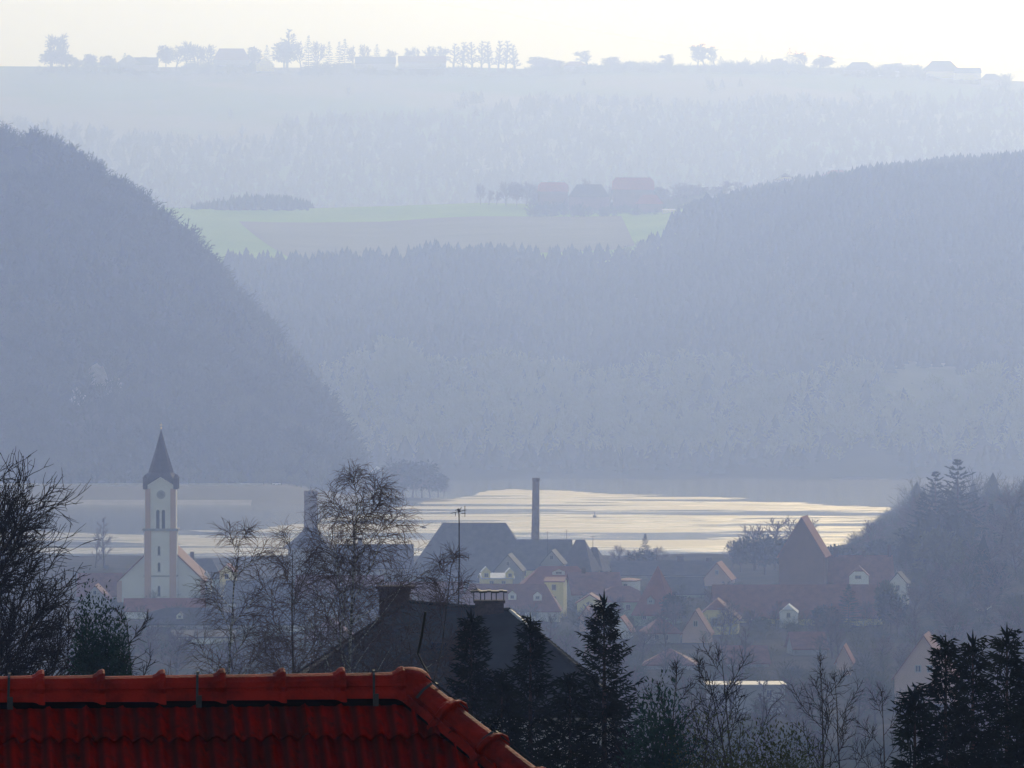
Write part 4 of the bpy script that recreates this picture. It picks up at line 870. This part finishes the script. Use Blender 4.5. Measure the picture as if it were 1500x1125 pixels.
# right bank trees
gR = 'trees on the right bank of the river'
mtree('cedar', 1403, 672, 1420, 'tall layered cedar, higher of the pair on the right slope above the town', gR, w=1.25)
mtree('cedar', 1370, 690, 1440, 'lower layered cedar left of the taller one on the right slope', gR, w=1.15)
for i, (k, px, top, Y, w, lab) in enumerate([
    ('bareA', 1105, 762, 1480, 1.3, 'broad bare tree at the left side of the dark clump by the river'), ('bareB', 1135, 748, 1500, 1.25, 'tallest bare tree of the dark clump by the river'),
    ('bushy', 1085, 790, 1470, 1.0, 'low evergreen bush at the left foot of the dark clump by the river'), ('bareA', 1165, 752, 1490, 1.2, 'bare tree right behind the tall steep gable'),
    ('bushy', 1120, 785, 1450, 1.3, 'dark evergreen mass in the middle of the clump by the river'), ('bushy', 1160, 790, 1460, 1.2, 'dark evergreen left behind the tall steep gable'),
    ('bareB', 1072, 785, 1490, 1.2, 'small bare tree at the left tip of the dark clump by the river'), ('bareC', 1190, 770, 1480, 1.2, 'thin bare tree behind the sunlit slope of the steep gable'),
    ('bareA', 1275, 757, 1500, 1.2, 'round bare tree standing before the bright strip of river at right'), ('bushy', 1225, 800, 1430, 1.5, 'dark bush behind the chimney of the brown wing'),
    ('bushy', 1290, 792, 1450, 1.7, 'dark bush mass behind the right end of the brown wing'), ('bareB', 1250, 788, 1460, 1.6, 'low bare tree above the white clipped gable'),
    ('bareA', 1325, 733, 1560, 1.3, 'bare tree at the right end of the visible water'), ('bareA', 1345, 720, 1500, 1.3, 'bare tree left below the lower cedar'),
    ('spr', 1327, 785, 1300, 1.1, 'narrow spruce behind the right end of the brown wing'), ('spr', 1315, 800, 1330, 1.1, 'small spruce just left of the narrow spruce behind the brown wing'),
    ('spr', 1352, 722, 1430, 1.3, 'dark conifer at the left foot of the lower cedar'), ('spr', 1388, 715, 1450, 1.4, 'dark conifer filling the gap between the two cedars'), ('spr', 1428, 722, 1430, 1.3, 'dark conifer at the right foot of the taller cedar'), ('spr', 1452, 738, 1380, 1.4, 'dark conifer on the slope right of the taller cedar'),
    ('spring', 1375, 778, 1290, 1.1, 'yellow-green spring tree below the two cedars'), ('bushy', 1350, 770, 1380, 1.5, 'dark bushy tree under the lower cedar'), ('bushy', 1395, 750, 1400, 1.7, 'dark bushy tree under the taller cedar'),
    ('bareA', 1435, 722, 1420, 1.3, 'bare tree right of the taller cedar'), ('bareB', 1465, 740, 1300, 1.4, 'bare tree at the right edge below the cedars'), ('bareA', 1485, 705, 1350, 1.3, 'tall bare tree at the right edge of the slope'),
    ('bareA', 1430, 790, 1220, 1.5, 'wide bare tree in the middle of the right slope'), ('bareB', 1465, 810, 1150, 1.5, 'wide bare tree at the right edge halfway down the slope'), ('bareA', 1400, 815, 1180, 1.5, 'wide bare tree below the yellow-green spring tree'),
    ('bareB', 1360, 825, 1180, 1.5, 'wide bare tree right of the white glinting gable'), ('bareA', 1340, 850, 1120, 1.4, 'bare tree below the white glinting gable'), ('bareA', 1440, 850, 1100, 1.5, 'bare tree beside the small pale gable on the right slope'),
    ('bareB', 1390, 865, 1080, 1.5, 'bare tree left of the small pale gable on the right slope'), ('bareA', 1490, 790, 1250, 1.5, 'bare tree cut by the right edge below the tall one'), ('bareA', 1475, 880, 1040, 1.5, 'bare tree at the right edge above the three spruces'),
    ('spr', 1243, 856, 1110, 1.5, 'dark blue-green spruce in front of the very long brown roof'), ('spring', 1298, 853, 1130, .6, 'slim pale budding tree right of the spruce before the long brown roof'),
    ('bushy', 1305, 868, 1110, 1.0, 'green bush at the right end of the very long brown roof'), ('spring', 1115, 905, 1100, 1.4, 'yellow-green shrub below the long brown roof wall'), ('spring', 1160, 912, 1090, 1.3, 'yellow-green shrub right of the other one below the round topped gable')]):
    mtree(k, px, top, Y, lab, gR, w=w*.9, maxH=26)
# waterfront tree clump behind long grey roof
for k, px, top, Y, w, lab in [('spr', 945, 782, 1450, .9, 'pointed conifer before the river above the long waterfront roof'), ('bareA', 905, 795, 1450, 1.1, 'rounded bare tree left of the pointed waterfront conifer'),
                              ('bareB', 925, 800, 1440, 1.2, 'small bare tree touching the left side of the pointed waterfront conifer'), ('bareA', 965, 797, 1445, 1.3, 'bare tree touching the right side of the pointed waterfront conifer'),
                              ('bushy', 940, 808, 1440, 1.6, 'low bush under the pointed waterfront conifer'), ('bareC', 152, 760, 1500, 1.1, 'faint thin bare tree on the shore left of the church'),
                              ('bareC', 140, 775, 1500, 1.0, 'second faint bare tree on the shore left of the church, nearest the big tree'), ('bushy', 155, 828, 1480, 1.2, 'small dark bush on the shore left of the church')]:
    mtree(k, px, top, Y, lab, 'trees on the waterfront', w=w, maxH=24)
# trees between the houses and on the lower slope
rg = random.Random(5)
lst = []
for i in range(46):
    px = 560+i*20.5+rg.uniform(-9, 9); Y = rg.uniform(620, 1000); top = 562.5+(HC-G(X(px, Y), Y)-rg.uniform(7, 12))/(K*Y)
    lst.append((px, top, Y))
lst.sort()
for i, (px, top, Y) in enumerate(lst):
    mtree(rg.choice(['bareA', 'bareB', 'bareC', 'bareA']), px, top, Y, 'hazy purple-grey bare tree in the hollow below the town, %s from the left' % ordn(i), 'bare trees in the hollow below the town', w=1.25)
lst = sorted((rg.uniform(180, 540), rg.uniform(700, 1010)) for _ in range(20))
for i, (px, Y) in enumerate(lst):
    mtree(rg.choice(['bareA', 'bareB', 'bareC']), px, 562.5+(HC-G(X(px, Y), Y)-rg.uniform(7, 12))/(K*Y), Y, 'hazy bare tree in the hollow below the church, %s from the left' % ordn(i), 'bare trees in the hollow below the church', w=1.2)
lst = sorted([(rg.uniform(850, 1320), rg.uniform(1020, 1260)) for _ in range(22)]+[(rg.uniform(340, 800), rg.uniform(1050, 1300)) for _ in range(12)])
for i, (px, Y) in enumerate(lst):
    mtree(rg.choice(['bareA', 'bareB', 'bareA', 'bushy']), px, 562.5+(HC-G(X(px, Y), Y)-rg.uniform(6, 9))/(K*Y), Y, 'small garden tree between the town houses, %s counting from the left' % ordn(i), 'garden trees between the houses', w=1.1)
# headland trees on the far left shore
for i, (px, top) in enumerate([(560, 688), (575, 682), (590, 676), (604, 680), (618, 678), (630, 686), (642, 696), (650, 706), (585, 700), (610, 700)]):
    x = X(px, 2540)
    mtree('bareA' if i % 2 else 'bushy', px, top, 2500+i*6, 'bushy tree on the wooded headland in the river, %s in its row' % ORD[i], 'trees on the headland', z=1.5, w=1.3)
def spit(u, v):
    a = u*2*math.pi; r = v; return -84-r*90*np.cos(a)+30, 2510+np.sin(a)*45*r, 2.4*(1-r**2)-.6
sheet('headland', lambda u, v: (-82-np.cos(u*2*np.pi)*60*v+0*u, 2510+np.sin(u*2*np.pi)*50*v, 2.6*(1-v*v)-.5), np.linspace(0, 1, 40), np.linspace(0.01, 1, 8), 'bank')

# ------------------------------------------------------------------ forests (uncountable): merged canopies
rs = np.random.RandomState(3)
def cone_proto(seed, tiers=4, n=7):
    r = np.random.RandomState(seed); V = []; F = []
    for t in range(tiers):
        z0 = .12+.8*t/tiers; z1 = min(1.0, z0+.42); rr = .26*(1-t/tiers)+.05; b = len(V); V.append((0, 0, z1))
        for k in range(n):
            a = 6.283*k/n+r.rand(); q = rr*(.75+.5*r.rand()); V.append((math.cos(a)*q, math.sin(a)*q, z0-.05*r.rand()))
        for k in range(n): F.append((b, b+1+k, b+1+(k+1) % n))
    return np.array(V), np.array(F)
def puff_proto(seed, nb=15, nt=8, bw=.010, rad=.42):
    """leafless crown: short stem, ascending limbs, fine twig blades on each limb"""
    r = np.random.RandomState(seed); V = []; F = []
    def blade(p, e, w0):
        d = e-p; s = np.cross(d, r.randn(3)); s = s/(np.linalg.norm(s)+1e-9)*w0; b = len(V)
        V.extend([p-s, p+s, e]); F.append((b, b+1, b+2))
    blade(np.array([0, 0, -.02]), np.array([r.randn()*.03, r.randn()*.03, .8]), bw*2.6); blade(np.array([0, 0, -.02]), np.array([0, 0, .6]), bw*2.6)
    for k in range(nb):
        a = k*2.4+r.rand()*.6; z0 = .18+.5*k/nb; el = .45+.75*k/nb+.25*r.randn()*.5; L = rad*(.75+.35*r.rand())*(1.1-.35*k/nb)
        d = np.array([math.cos(a)*math.cos(el), math.sin(a)*math.cos(el), math.sin(el)]); p = np.array([0, 0, z0]); m = p+d*L*.55; e = m+(d+np.array([0, 0, .25]))*L*.55
        blade(p, m+d*L*.1, bw*1.5); blade(m, e, bw)
        for q in range(nt):
            t = .25+.75*(q+r.rand())/nt; o = p+(e-p)*t; dd = d+r.randn(3)*.55+np.array([0, 0, .15]); dd /= np.linalg.norm(dd)
            l = L*(.30+.30*r.rand()); blade(o, o+dd*l, bw*.75)
            blade(o+dd*l*.5, o+dd*l*.5+(dd+r.randn(3)*.6)*l*.4, bw*.7)
    return np.array(V), np.array(F)
CP = [cone_proto(i) for i in range(4)]; FP = [puff_proto(i+30, 22, 9, .0065, .46) for i in range(5)]; PP = [puff_proto(i+10, 14, 7, .022) for i in range(4)]
def forest(name, pts, protos, m, h0, h1, wd, label=None):
    """pts: (n,3); one merged canopy of many small trees"""
    Vs = []; Fs = []; base = 0; idx = rs.randint(0, len(protos), len(pts))
    for pi, (PV, PF) in enumerate(protos):
        P = pts[idx == pi]; n = len(P)
        if not n: continue
        h = (h0+(h1-h0)*rs.rand(n))*(1+.22*np.clip(fbm(P[:, 0], P[:, 1], h1*2.6, 2), -1, 1)); w = h*wd*(.8+.4*rs.rand(n)); a = rs.rand(n)*6.283; c, s = np.cos(a), np.sin(a)
        x = PV[None, :, 0]*c[:, None]-PV[None, :, 1]*s[:, None]; y = PV[None, :, 0]*s[:, None]+PV[None, :, 1]*c[:, None]
        V = np.stack([x*w[:, None]+P[:, 0:1], y*w[:, None]+P[:, 1:2], PV[None, :, 2]*h[:, None]+P[:, 2:3]], 2)
        F = PF[None]+(np.arange(n)*len(PV))[:, None, None]+base; base += n*len(PV)
        Vs.append(V.reshape(-1, 3)); Fs.append(F.reshape(-1, 3))
    return tag(link(name, np_mesh(name, np.concatenate(Vs), np.concatenate(Fs), m)), label, 'forest' if label else None, kind='stuff')
M['fl_dec'] = mat('leafless_wood', (0.02, 0.038, 0.014), .95, (0.12, 0.125, 0.04), .013, detail=8, spec=0.0)
M['fl_con'] = mat('conifer_wood', (0.012, 0.026, 0.018), .95, (0.055, 0.065, 0.04), .008, detail=8, spec=0.0)
M['fl_spr'] = mat('budding_wood', (0.16, 0.2, 0.06), .95, (0.26, 0.28, 0.10), .012, detail=8, spec=0.0)
# left hill
n = 11500; x = rs.uniform(-880, -20, n); y = rs.uniform(2530, 2900, n); z = left_hill(x, y); px = 750+x/(K*y); row = 562.5+(HC-z)/(K*y)
ok = (z > 5.5) & (px > -420) & ~((np.abs(px-(150-(row-560)*-.0)) < 14) & (np.abs(row-575) < 16)) & ~((np.abs(px-112) < 7) & (np.abs(row-585) < 8))
x, y, z, px, row = [a[ok] for a in (x, y, z, px, row)]
con = (fbm(x, y, 90, 1)+.5*rs.randn(len(x))) > 1.1
P3 = np.stack([x, y, z-.5], 1)
forest('forest', P3[~con], PP, 'fl_dec', 9, 17, 1.15, 'leafless grey-brown wood covering the steep left hill')
forest('forest', P3[con], CP, 'fl_con', 10, 15, 1.0, 'scattered dark conifers in the wood on the steep left hill')
for i, (px, row, s) in enumerate([(113, 590, 1.0), (143, 562, 1.3), (168, 572, 1.0), (160, 592, .9)]):
    # rocks where the sight line meets the slope
    Y = LYF
    while Y < LYC and left_hill(np.float64(X(px, Y)), np.float64(Y)) < Z(row, Y): Y += 2
    mb = MB(); rgk = random.Random(i); nrm = [(rgk.uniform(.5, 1.2)) for _ in range(200)]
    V = []; F = []; nn_ = 9
    for a in range(7):
        for b in range(nn_):
            th = math.pi*a/6; ph = 2*math.pi*b/nn_; q = rgk.uniform(.7, 1.25); V.append((math.sin(th)*math.cos(ph)*5*s*q, math.sin(th)*math.sin(ph)*4*q, math.cos(th)*7*s*q+4))
    for a in range(6):
        for b in range(nn_): F.append((a*nn_+b, a*nn_+(b+1) % nn_, (a+1)*nn_+(b+1) % nn_, (a+1)*nn_+b))
    mb.add(V, F); o_ = mb.obj('rock', 'rock'); o_.location = (X(px, Y), Y, Z(row, Y)-4); tag(o_, 'pale bare crag showing through the wood on the left hill, %s from the left' % ORD[i], 'rock', 'crags on the left hill')
# middle hill
n = 17000; px = rs.uniform(200, 1560, n); y = MYF-20+(MYC-MYF-8)*rs.rand(n)**.8
z = mid_z(px, y); row = 562.5+(HC-z)/(K*y); x = X(px, y)
t2 = (y-MYE)/(MYC-MYE); infield = (z < 1.5) | ((t2 > -.02) & (px < 975+140*t2))
clear = ((px-1365)/75)**2+((row-580)/38)**2 < 1
clear &= fbm(px, row*2, 14, 4) > -.75
ok = ~infield & ~clear
x, y, z, px, row = [a[ok] for a in (x, y, z, px, row)]
sp_line = 545+18*fbm(px, row*0, 60, 2)+np.clip(px-1000, 0, 500)*.06
isp = (row > sp_line) & (px > 470) & (rs.rand(len(px)) < .85) & (row < 668+10*rs.rand(len(px)))
P3 = np.stack([x, y, z-.5], 1); dec = ~isp & (fbm(px, row, 50, 7)+.6*rs.randn(len(px)) > .9)
BP = [puff_proto(i+50, 16, 8, .034) for i in range(4)]
forest('forest', P3[isp], BP, 'fl_spr', 10, 15, 1.15, 'pale budding trees along the foot of the far wooded slope above the river')
forest('forest', P3[dec], PP, 'fl_dec', 9, 13, 1.0, 'leafless patches within the dark conifer slope across the river')
forest('forest', P3[~isp & ~dec], CP, 'fl_con', 10, 17, 1.1, 'dark conifer forest covering the slope across the river')
def clr(u, v):
    a = u*2*np.pi; p = 1365+np.cos(a)*78*v; rw = 580+np.sin(a)*40*v; yy_ = np.interp(rw, [480, 520, 560, 600, 640], [3420, 3350, 3285, 3235, 3190])
    return X(p, yy_), yy_, mid_z(p, yy_)+1.2
sheet('clearing', clr, np.linspace(0, 1, 40), np.linspace(.02, 1, 10), 'plough')
# grove on the crest at left
px = rs.uniform(240, 462, 420); y = rs.uniform(4380, 4470, 420); top = np.interp(px, [240, 290, 330, 380, 420, 455, 462], [300, 292, 286, 281, 283, 292, 301])
z = mid_z(px, np.minimum(y, 4400)); pts = np.stack([X(px, y), y, z-2], 1)
hh_ = np.clip((305-top)*K*4400, 2, 20)
Vs = []
zz = pts.copy(); zz[:, 2] += np.clip(hh_-14, -12, 4)
forest('grove', zz, CP, 'fl_con', 11, 16, .9, 'dark conifer copse on the skyline of the green fields')
# far ridge woods
FB = tabf([(-200, 180), (100, 187), (180, 196), (250, 198), (300, 205), (380, 208), (420, 183), (520, 172), (640, 170), (700, 162), (780, 150), (850, 142), (1000, 150), (1100, 145), (1200, 150), (1475, 135), (1600, 135)])
n = 9000; px = rs.uniform(-30, 1540, n); y = FYF-350+(FYC-FYF+300)*rs.rand(n); z = far_z(px, y); row = 562.5+(HC-z)/(K*y)
ok = (row > FB(px)+6) | ((fbm(px, row*3, 40, 9) > 1.1) & (row > 125))
forest('forest', np.stack([X(px, y), y, z-1], 1)[ok], CP+PP, 'fl_con', 12, 20, 1.1, 'hazy forest on the lower face of the farthest farmed ridge')
# shrubs and hedges: gardens of the town, the ridge belt, the farm
n = 4200; px = rs.uniform(120, 1520, n); y = rs.uniform(560, 1330, n); x = X(px, y); z = g(x, y)
ok = fbm(x, y, 40, 4)+.7*rs.randn(n) > -.3
forest('shrubbery', np.stack([x, y, z-.4], 1)[ok], FP, 'fl_dec', 1.5, 4.5, 1.5, 'low bare shrubs and hedges filling the gardens between the town houses')
n = 900; x = rs.uniform(100, 330, n); y = rs.uniform(1000, 2350, n); z = g(x, y); ok = (z > 1.0) & (x/(K*y) > 575)
P3 = np.stack([x, y, z-.4], 1)[ok]; kc = rs.rand(len(P3)) < .45
forest('riverside_wood', P3[~kc], FP, 'fl_dec', 7, 14, 1.15, 'hazy bare wood on the right bank below the two cedars')
forest('conifer_wood', P3[kc], CP, 'fl_con', 8, 15, 1.2, 'dark conifers mixed into the bare wood on the right bank')
n = 1500; px = rs.uniform(50, 1480, n); y = rs.uniform(6900, 6990, n); env = np.clip(fbm(px, px*0, 30, 3)+.9, 0, 1.6)*np.where((px > 655) & (px < 775), .15, 1)*np.where(px < 110, .3, 1)
pts = np.stack([X(px, y), y, far_z(px, y)-8+env*5], 1)
forest('ridge_hedge', pts, PP, 'fl_dec', 8, 13, 1.5, 'low hedge and shrub belt running along the far ridge')
n = 520; px = rs.uniform(775, 1110, n); y = rs.uniform(4260, 4398, n); pts = np.stack([X(px, y), y, mid_z(px, y)-2], 1)
forest('farm_hedge', pts, PP, 'fl_dec', 5, 10, 1.3, 'shrubs round the hilltop farms')
n = 900; px = rs.uniform(1245, 1345, n); y = rs.uniform(1480, 2200, n); x = X(px, y); z = g(x, y); ok = z > .3
forest('bank_shrubs', np.stack([x, y, z-.4], 1)[ok], FP, 'fl_dec', 2, 5, 1.5, 'bushes fringing the right bank where the river disappears behind the slope')
n = 260; x = rs.uniform(-480, -95, n); y = rs.uniform(2492, 2512, n)
forest('bank_hedge', np.stack([x, y, bankz(x, y)-.5], 1)[fbm(x, y, 30, 1) > -.5], PP, 'fl_dec', 4, 11, 1.3, 'bushes along the far riverside road under the left hill')
# lone small conifers in the clearing
def far_tree(kind, name, lab, cat, grp, px, top, base, Y, w, zf):
    me = FM[kind]; o = link(name, me); x = X(px, Y); zb_ = zf(px, Y) if base is None else Z(base, Y)
    h = Z(top, Y)-zb_; o.location = (x, Y, zb_-.5); o.scale = (w*K*Y, w*K*Y, h+.5); o.rotation_euler[2] = px*1.7; return tag(o, lab, cat, grp)
def unit(AB, H_, rad, mats):
    V = [(x/rad/2, y/rad/2, z/H_) for x, y, z in AB[0].V]+[(x/rad/2, y/rad/2, z/H_) for x, y, z in AB[1].V]; b = len(AB[0].V)
    return mesh('far_tree', V, AB[0].F+[tuple(i+b for i in f) for f in AB[1].F], mats, [0]*len(AB[0].F)+[1]*len(AB[1].F))
FM = {'round': unit(bare_tree(71, 12, 'round', tr=.35, n1=14, n2=8, n3=6, tw=.11, levels=3), 11.8, 4.6, ['barkm', 'bare']),
      'dense': unit(bushy(72, 12, 4, 1100, 'ovoid', .8, 8), 11.4, 3.6, ['barkm', 'bare']),
      'poplar': unit(bare_tree(73, 14, 'upright', tr=.3, n1=24, n2=7, n3=4, tw=.1, levels=3, spread=.75), 14, 2.6, ['barkm', 'bare']),
      'conifer': unit(spruce(74, 14, 3.4, .8, 7, .3, .35, .14), 14, 3.2, ['barkm', 'evergr'])}
KN = {'round': ('bare_tree', 'rounded bare tree'), 'dense': ('bushy_tree', 'dense bushy tree'), 'poplar': ('poplar_tree', 'tall bare poplar'), 'conifer': ('conifer_tree', 'pointed conifer')}
for i, (px, top, w) in enumerate([(1310, 552, 10), (1323, 556, 12), (1336, 560, 9), (1354, 557, 9), (1350, 568, 12), (1380, 566, 9), (1398, 570, 9), (1404, 576, 9), (1418, 580, 8)]):
    yy_ = float(np.interp(top+20, [480, 520, 560, 600, 640], [3420, 3350, 3285, 3235, 3190]))
    far_tree('conifer', 'conifer_tree', 'small dark conifer in the pale clearing low on the wooded slope, %s from the left' % ORD[i], 'conifer', 'conifers in the pale clearing', px, top, top+22, yy_, w*1.2, None)
# farm trees on the shoulder of the middle hill
ms = []
for (k, px, top, w) in [('round', 704, 264, 14), ('round', 716, 275, 12), ('round', 727, 277, 11), ('round', 741, 261, 22), ('dense', 757, 268, 18), ('round', 771, 261, 22), ('round', 782, 268, 14),
                        ('round', 853, 255, 17), ('round', 893, 268, 10), ('dense', 968, 275, 20), ('round', 994, 262, 26), ('dense', 1006, 272, 22), ('round', 1024, 266, 20), ('dense', 1029, 275, 22), ('round', 1060, 262, 22), ('round', 1081, 263, 14),
                        ('dense', 975, 287, 26), ('dense', 880, 288, 22), ('dense', 1000, 286, 30), ('dense', 1052, 274, 22), ('dense', 1110, 270, 16)]:
    ms.append((px, k, top, w))
ms.sort()
for i, (px, k, top, w) in enumerate(ms):
    yy_ = 4380. if px < 960 else 4370.; nm, ds = KN[k]
    far_tree(k, nm, '%s by the hilltop farms, %s from the left along the field skyline' % (ds, ordn(i)), 'tree', 'trees round the hilltop farms', px, top, max(float(MC(px))+1, top+18), yy_, w*1.3, None)
for args, kw in [
    (('red roofed barn left of the grey barn on the hilltop, beside the field trees', 789, 833, 267, 279, 4340, 4, 'slope', 'halfhip', 'r_farm', 'w_brown', 12), dict(base=Z(300, 4340))),
    (('large grey roofed barn in the middle of the hilltop farm', 832, 893, 270, 287, 4330, -3, 'slope', 'hip', 'r_dark', 'w_brown', 16), dict(base=Z(303, 4330), c=7)),
    (('hilltop farmhouse with high red roof and pale walls right of the grey barn', 898, 959, 260, 276, 4350, 3, 'slope', 'halfhip', 'r_farm', 'w_brown', 14), dict(base=Z(300, 4350))),
    (('low house with an orange-red roof below the high red roofed farmhouse', 933, 972, 285, 297, 4290, 3, 'slope', 'hip', 'r_farm', 'w_brown', 12), dict(base=Z(306, 4290), c=5)),
    (('tiny white shed at the field edge below the orange-red roof', 970, 990, 306, 307.5, 4260, 0, 'slope', 'gable', 'r_pale', 'w_white', 6), dict(base=Z(311, 4260), o=.2)),
    (('dark gabled house with pale front alone on the skyline right of the farms', 1132, 1168, 253, 265, 4350, -6, 'gable', 'halfhip', 'r_dark', 'w_white', 14), dict(base=Z(278, 4350), f=.45, c=3)),
    (('low dark hut between the two skyline houses right of the farms', 1170, 1204, 261, 268, 4350, 3, 'slope', 'gable', 'r_brown', 'w_grey', 10), dict(base=Z(276, 4350))),
    (('wide low roofed skyline house at the edge of the right hand forest', 1205, 1250, 249, 256, 4340, 3, 'slope', 'hip', 'r_brown', 'w_grey', 14), dict(base=Z(268, 4340), c=9))]:
    H(*args, group='farm buildings on the middle hill', name='farmhouse', cat='farmhouse', **kw)
# trees and houses along the far ridge
fr = [('round', 76, 44, 24), ('round', 97, 42, 26), ('dense', 74, 75, 22), ('dense', 98, 80, 20), ('round', 113, 84, 12), ('dense', 132, 80, 14), ('dense', 157, 82, 16), ('conifer', 183, 77, 12), ('dense', 208, 84, 14), ('dense', 243, 68, 18), ('round', 258, 62, 26),
      ('round', 272, 55, 20), ('conifer', 279, 60, 12), ('round', 290, 60, 18), ('round', 307, 60, 26), ('dense', 372, 70, 16), ('conifer', 391, 65, 12), ('poplar', 420, 43, 24), ('dense', 416, 62, 24), ('round', 441, 55, 20), ('conifer', 452, 51, 14),
      ('round', 464, 55, 20), ('conifer', 482, 60, 12), ('conifer', 497, 60, 12), ('conifer', 505, 56, 14), ('round', 518, 62, 12), ('round', 534, 60, 16), ('conifer', 552, 64, 12), ('round', 568, 68, 16), ('round', 594, 66, 14), ('round', 608, 64, 12), ('round', 628, 62, 18), ('round', 642, 63, 20),
      ('poplar', 664, 64, 18), ('poplar', 678, 62, 16), ('poplar', 692, 62, 18), ('poplar', 705, 60, 16), ('poplar', 717, 61, 18), ('poplar', 730, 60, 16), ('poplar', 741, 60, 16), ('poplar', 754, 66, 18),
      ('dense', 790, 84, 24), ('dense', 812, 88, 20), ('round', 862, 70, 26), ('dense', 895, 84, 20), ('round', 984, 76, 22), ('round', 1022, 64, 22), ('round', 1032, 57, 26), ('round', 1047, 62, 20), ('conifer', 1042, 84, 8), ('conifer', 1056, 82, 10),
      ('conifer', 1092, 84, 10), ('conifer', 1116, 80, 8), ('conifer', 1122, 84, 8), ('dense', 1140, 86, 16), ('conifer', 1157, 69, 14), ('conifer', 1166, 72, 12), ('round', 1180, 72, 22), ('round', 1200, 77, 26), ('dense', 1206, 86, 22), ('round', 1320, 88, 18)]
fr.sort(key=lambda t: t[1])
for i, (k, px, top, w) in enumerate(fr):
    nm, ds = KN[k]
    far_tree(k, nm, '%s on the far ridge skyline, %s from the left' % (ds, ordn(i)), 'tree', 'trees along the far ridge', px, top, float(FC(px))+2, 6950, w*(1.7 if k == 'poplar' else 1.45), None)
for args, kw in [
    (('pitched roof house peeking over the far ridge left of the tree clump', 172, 206, 80, 91, 6930, -8, 'gable', 'gable', 'r_grey', 'w_grey', 16), {}),
    (('low long barn beside the pitched roof house on the far ridge', 196, 232, 84, 94, 6930, 3, 'slope', 'gable', 'r_grey', 'w_grey', 14), {}),
    (('large long roofed barn on the far ridge between tree clumps', 312, 366, 71, 86, 6930, 3, 'slope', 'hip', 'r_brown', 'w_grey', 18), dict(c=8)),
    (('small pale gable right of the large long barn on the far ridge', 374, 402, 84, 94, 6900, -5, 'gable', 'gable', 'r_grey', 'w_white', 14), {}),
    (('long low farm building left of the poplar row on the far ridge', 583, 654, 82, 90, 6930, 2, 'slope', 'gable', 'r_brown', 'w_grey', 14), {}),
    (('low roof among trees left of the middle of the far ridge', 520, 580, 83, 92, 6930, 2, 'slope', 'gable', 'r_grey', 'w_grey', 14), {}),
    (('low roof on the far ridge right of the poplar row', 826, 860, 90, 95, 6930, 2, 'slope', 'hip', 'r_brown', 'w_grey', 14), dict(c=8)),
    (('broad roofed house behind shrubs on the right part of the far ridge', 1236, 1284, 91, 101, 6930, 2, 'slope', 'hip', 'r_grey', 'w_grey', 16), dict(c=12)),
    (('pale house with low roof right of the broad roofed one on the far ridge', 1286, 1320, 94, 103, 6930, 2, 'slope', 'hip', 'r_grey', 'w_white', 16), dict(c=9)),
    (('largest hip roofed farmhouse at the right end of the far ridge', 1352, 1408, 89, 103, 6920, 2, 'slope', 'hip', 'r_dark', 'w_white', 20), dict(c=13)),
    (('long lower wing right of the largest farmhouse on the far ridge', 1398, 1438, 99, 106, 6910, 2, 'slope', 'gable', 'r_dark', 'w_white', 14), {}),
    (('last low roof at the right end of the far ridge', 1436, 1468, 108, 116, 6900, 2, 'slope', 'hip', 'r_dark', 'w_grey', 14), dict(c=8))]:
    H(*args, group='houses along the far ridge', name='farmhouse', cat='farmhouse', base=Z(args[4]+7, args[5]), o=.8, **kw)

# ------------------------------------------------------------------ haze
hm = bpy.data.materials.new('haze_air'); hm.use_nodes = True; nt = hm.node_tree; nt.nodes.clear()
out = nt.nodes.new('ShaderNodeOutputMaterial'); pv = nt.nodes.new('ShaderNodeVolumePrincipled'); nt.links.new(pv.outputs[0], out.inputs['Volume'])
DENS = 3.1e-4
pv.inputs['Density'].default_value = DENS; pv.inputs['Color'].default_value = (0.33, 0.465, 1.0, 1); pv.inputs['Absorption Color'].default_value = (1.0, 0.86, 1, 1)
pv.inputs['Anisotropy'].default_value = 0.62
M['haze'] = hm
mb = MB(); mb.box(-9000, -400, -12, 9000, 24000, 1285); hz_o = mb.obj('haze', 'haze'); tag(hz_o, kind='stuff')

# ------------------------------------------------------------------ light, sky, camera
AZ, EL = R(11), R(25)
sd = Vector((math.sin(AZ)*math.cos(EL), math.cos(AZ)*math.cos(EL), math.sin(EL)))
sl = bpy.data.lights.new('sun', 'SUN'); sl.energy = 3.3; sl.angle = R(0.6); sl.color = (1.0, 0.972, 0.965)
so = bpy.data.objects.new('sun', sl); COL.objects.link(so); so.rotation_euler = sd.to_track_quat('Z', 'Y').to_euler(); so.location = (300, 500, 400)
w = bpy.data.worlds.new('World'); sc.world = w; w.use_nodes = True; nt = w.node_tree
sky = nt.nodes.new('ShaderNodeTexSky'); sky.sky_type = 'NISHITA'; sky.sun_disc = False; sky.sun_elevation = EL; sky.sun_rotation = AZ
sky.dust_density = 0.3; sky.air_density = 1.0
nt.links.new(sky.outputs[0], nt.nodes['Background'].inputs['Color']); nt.nodes['Background'].inputs['Strength'].default_value = 0.14
cam = bpy.data.cameras.new('camera'); co = bpy.data.objects.new('camera', cam); COL.objects.link(co)
co.location = (0, 0, HC); co.rotation_euler = (R(90), 0, 0); cam.sensor_width = 36; cam.lens = 36/(1500*K); cam.clip_start = 0.5; cam.clip_end = 60000
sc.camera = co
sc.view_settings.view_transform = 'Standard'; sc.view_settings.look = 'None'; sc.view_settings.gamma = 1; sc.view_settings.exposure = -0.25
cy = sc.cycles
cy.max_bounces = 4; cy.diffuse_bounces = 2; cy.glossy_bounces = 2; cy.volume_bounces = 1; cy.transparent_max_bounces = 8
cy.use_denoising = True; cy.use_adaptive_sampling = False
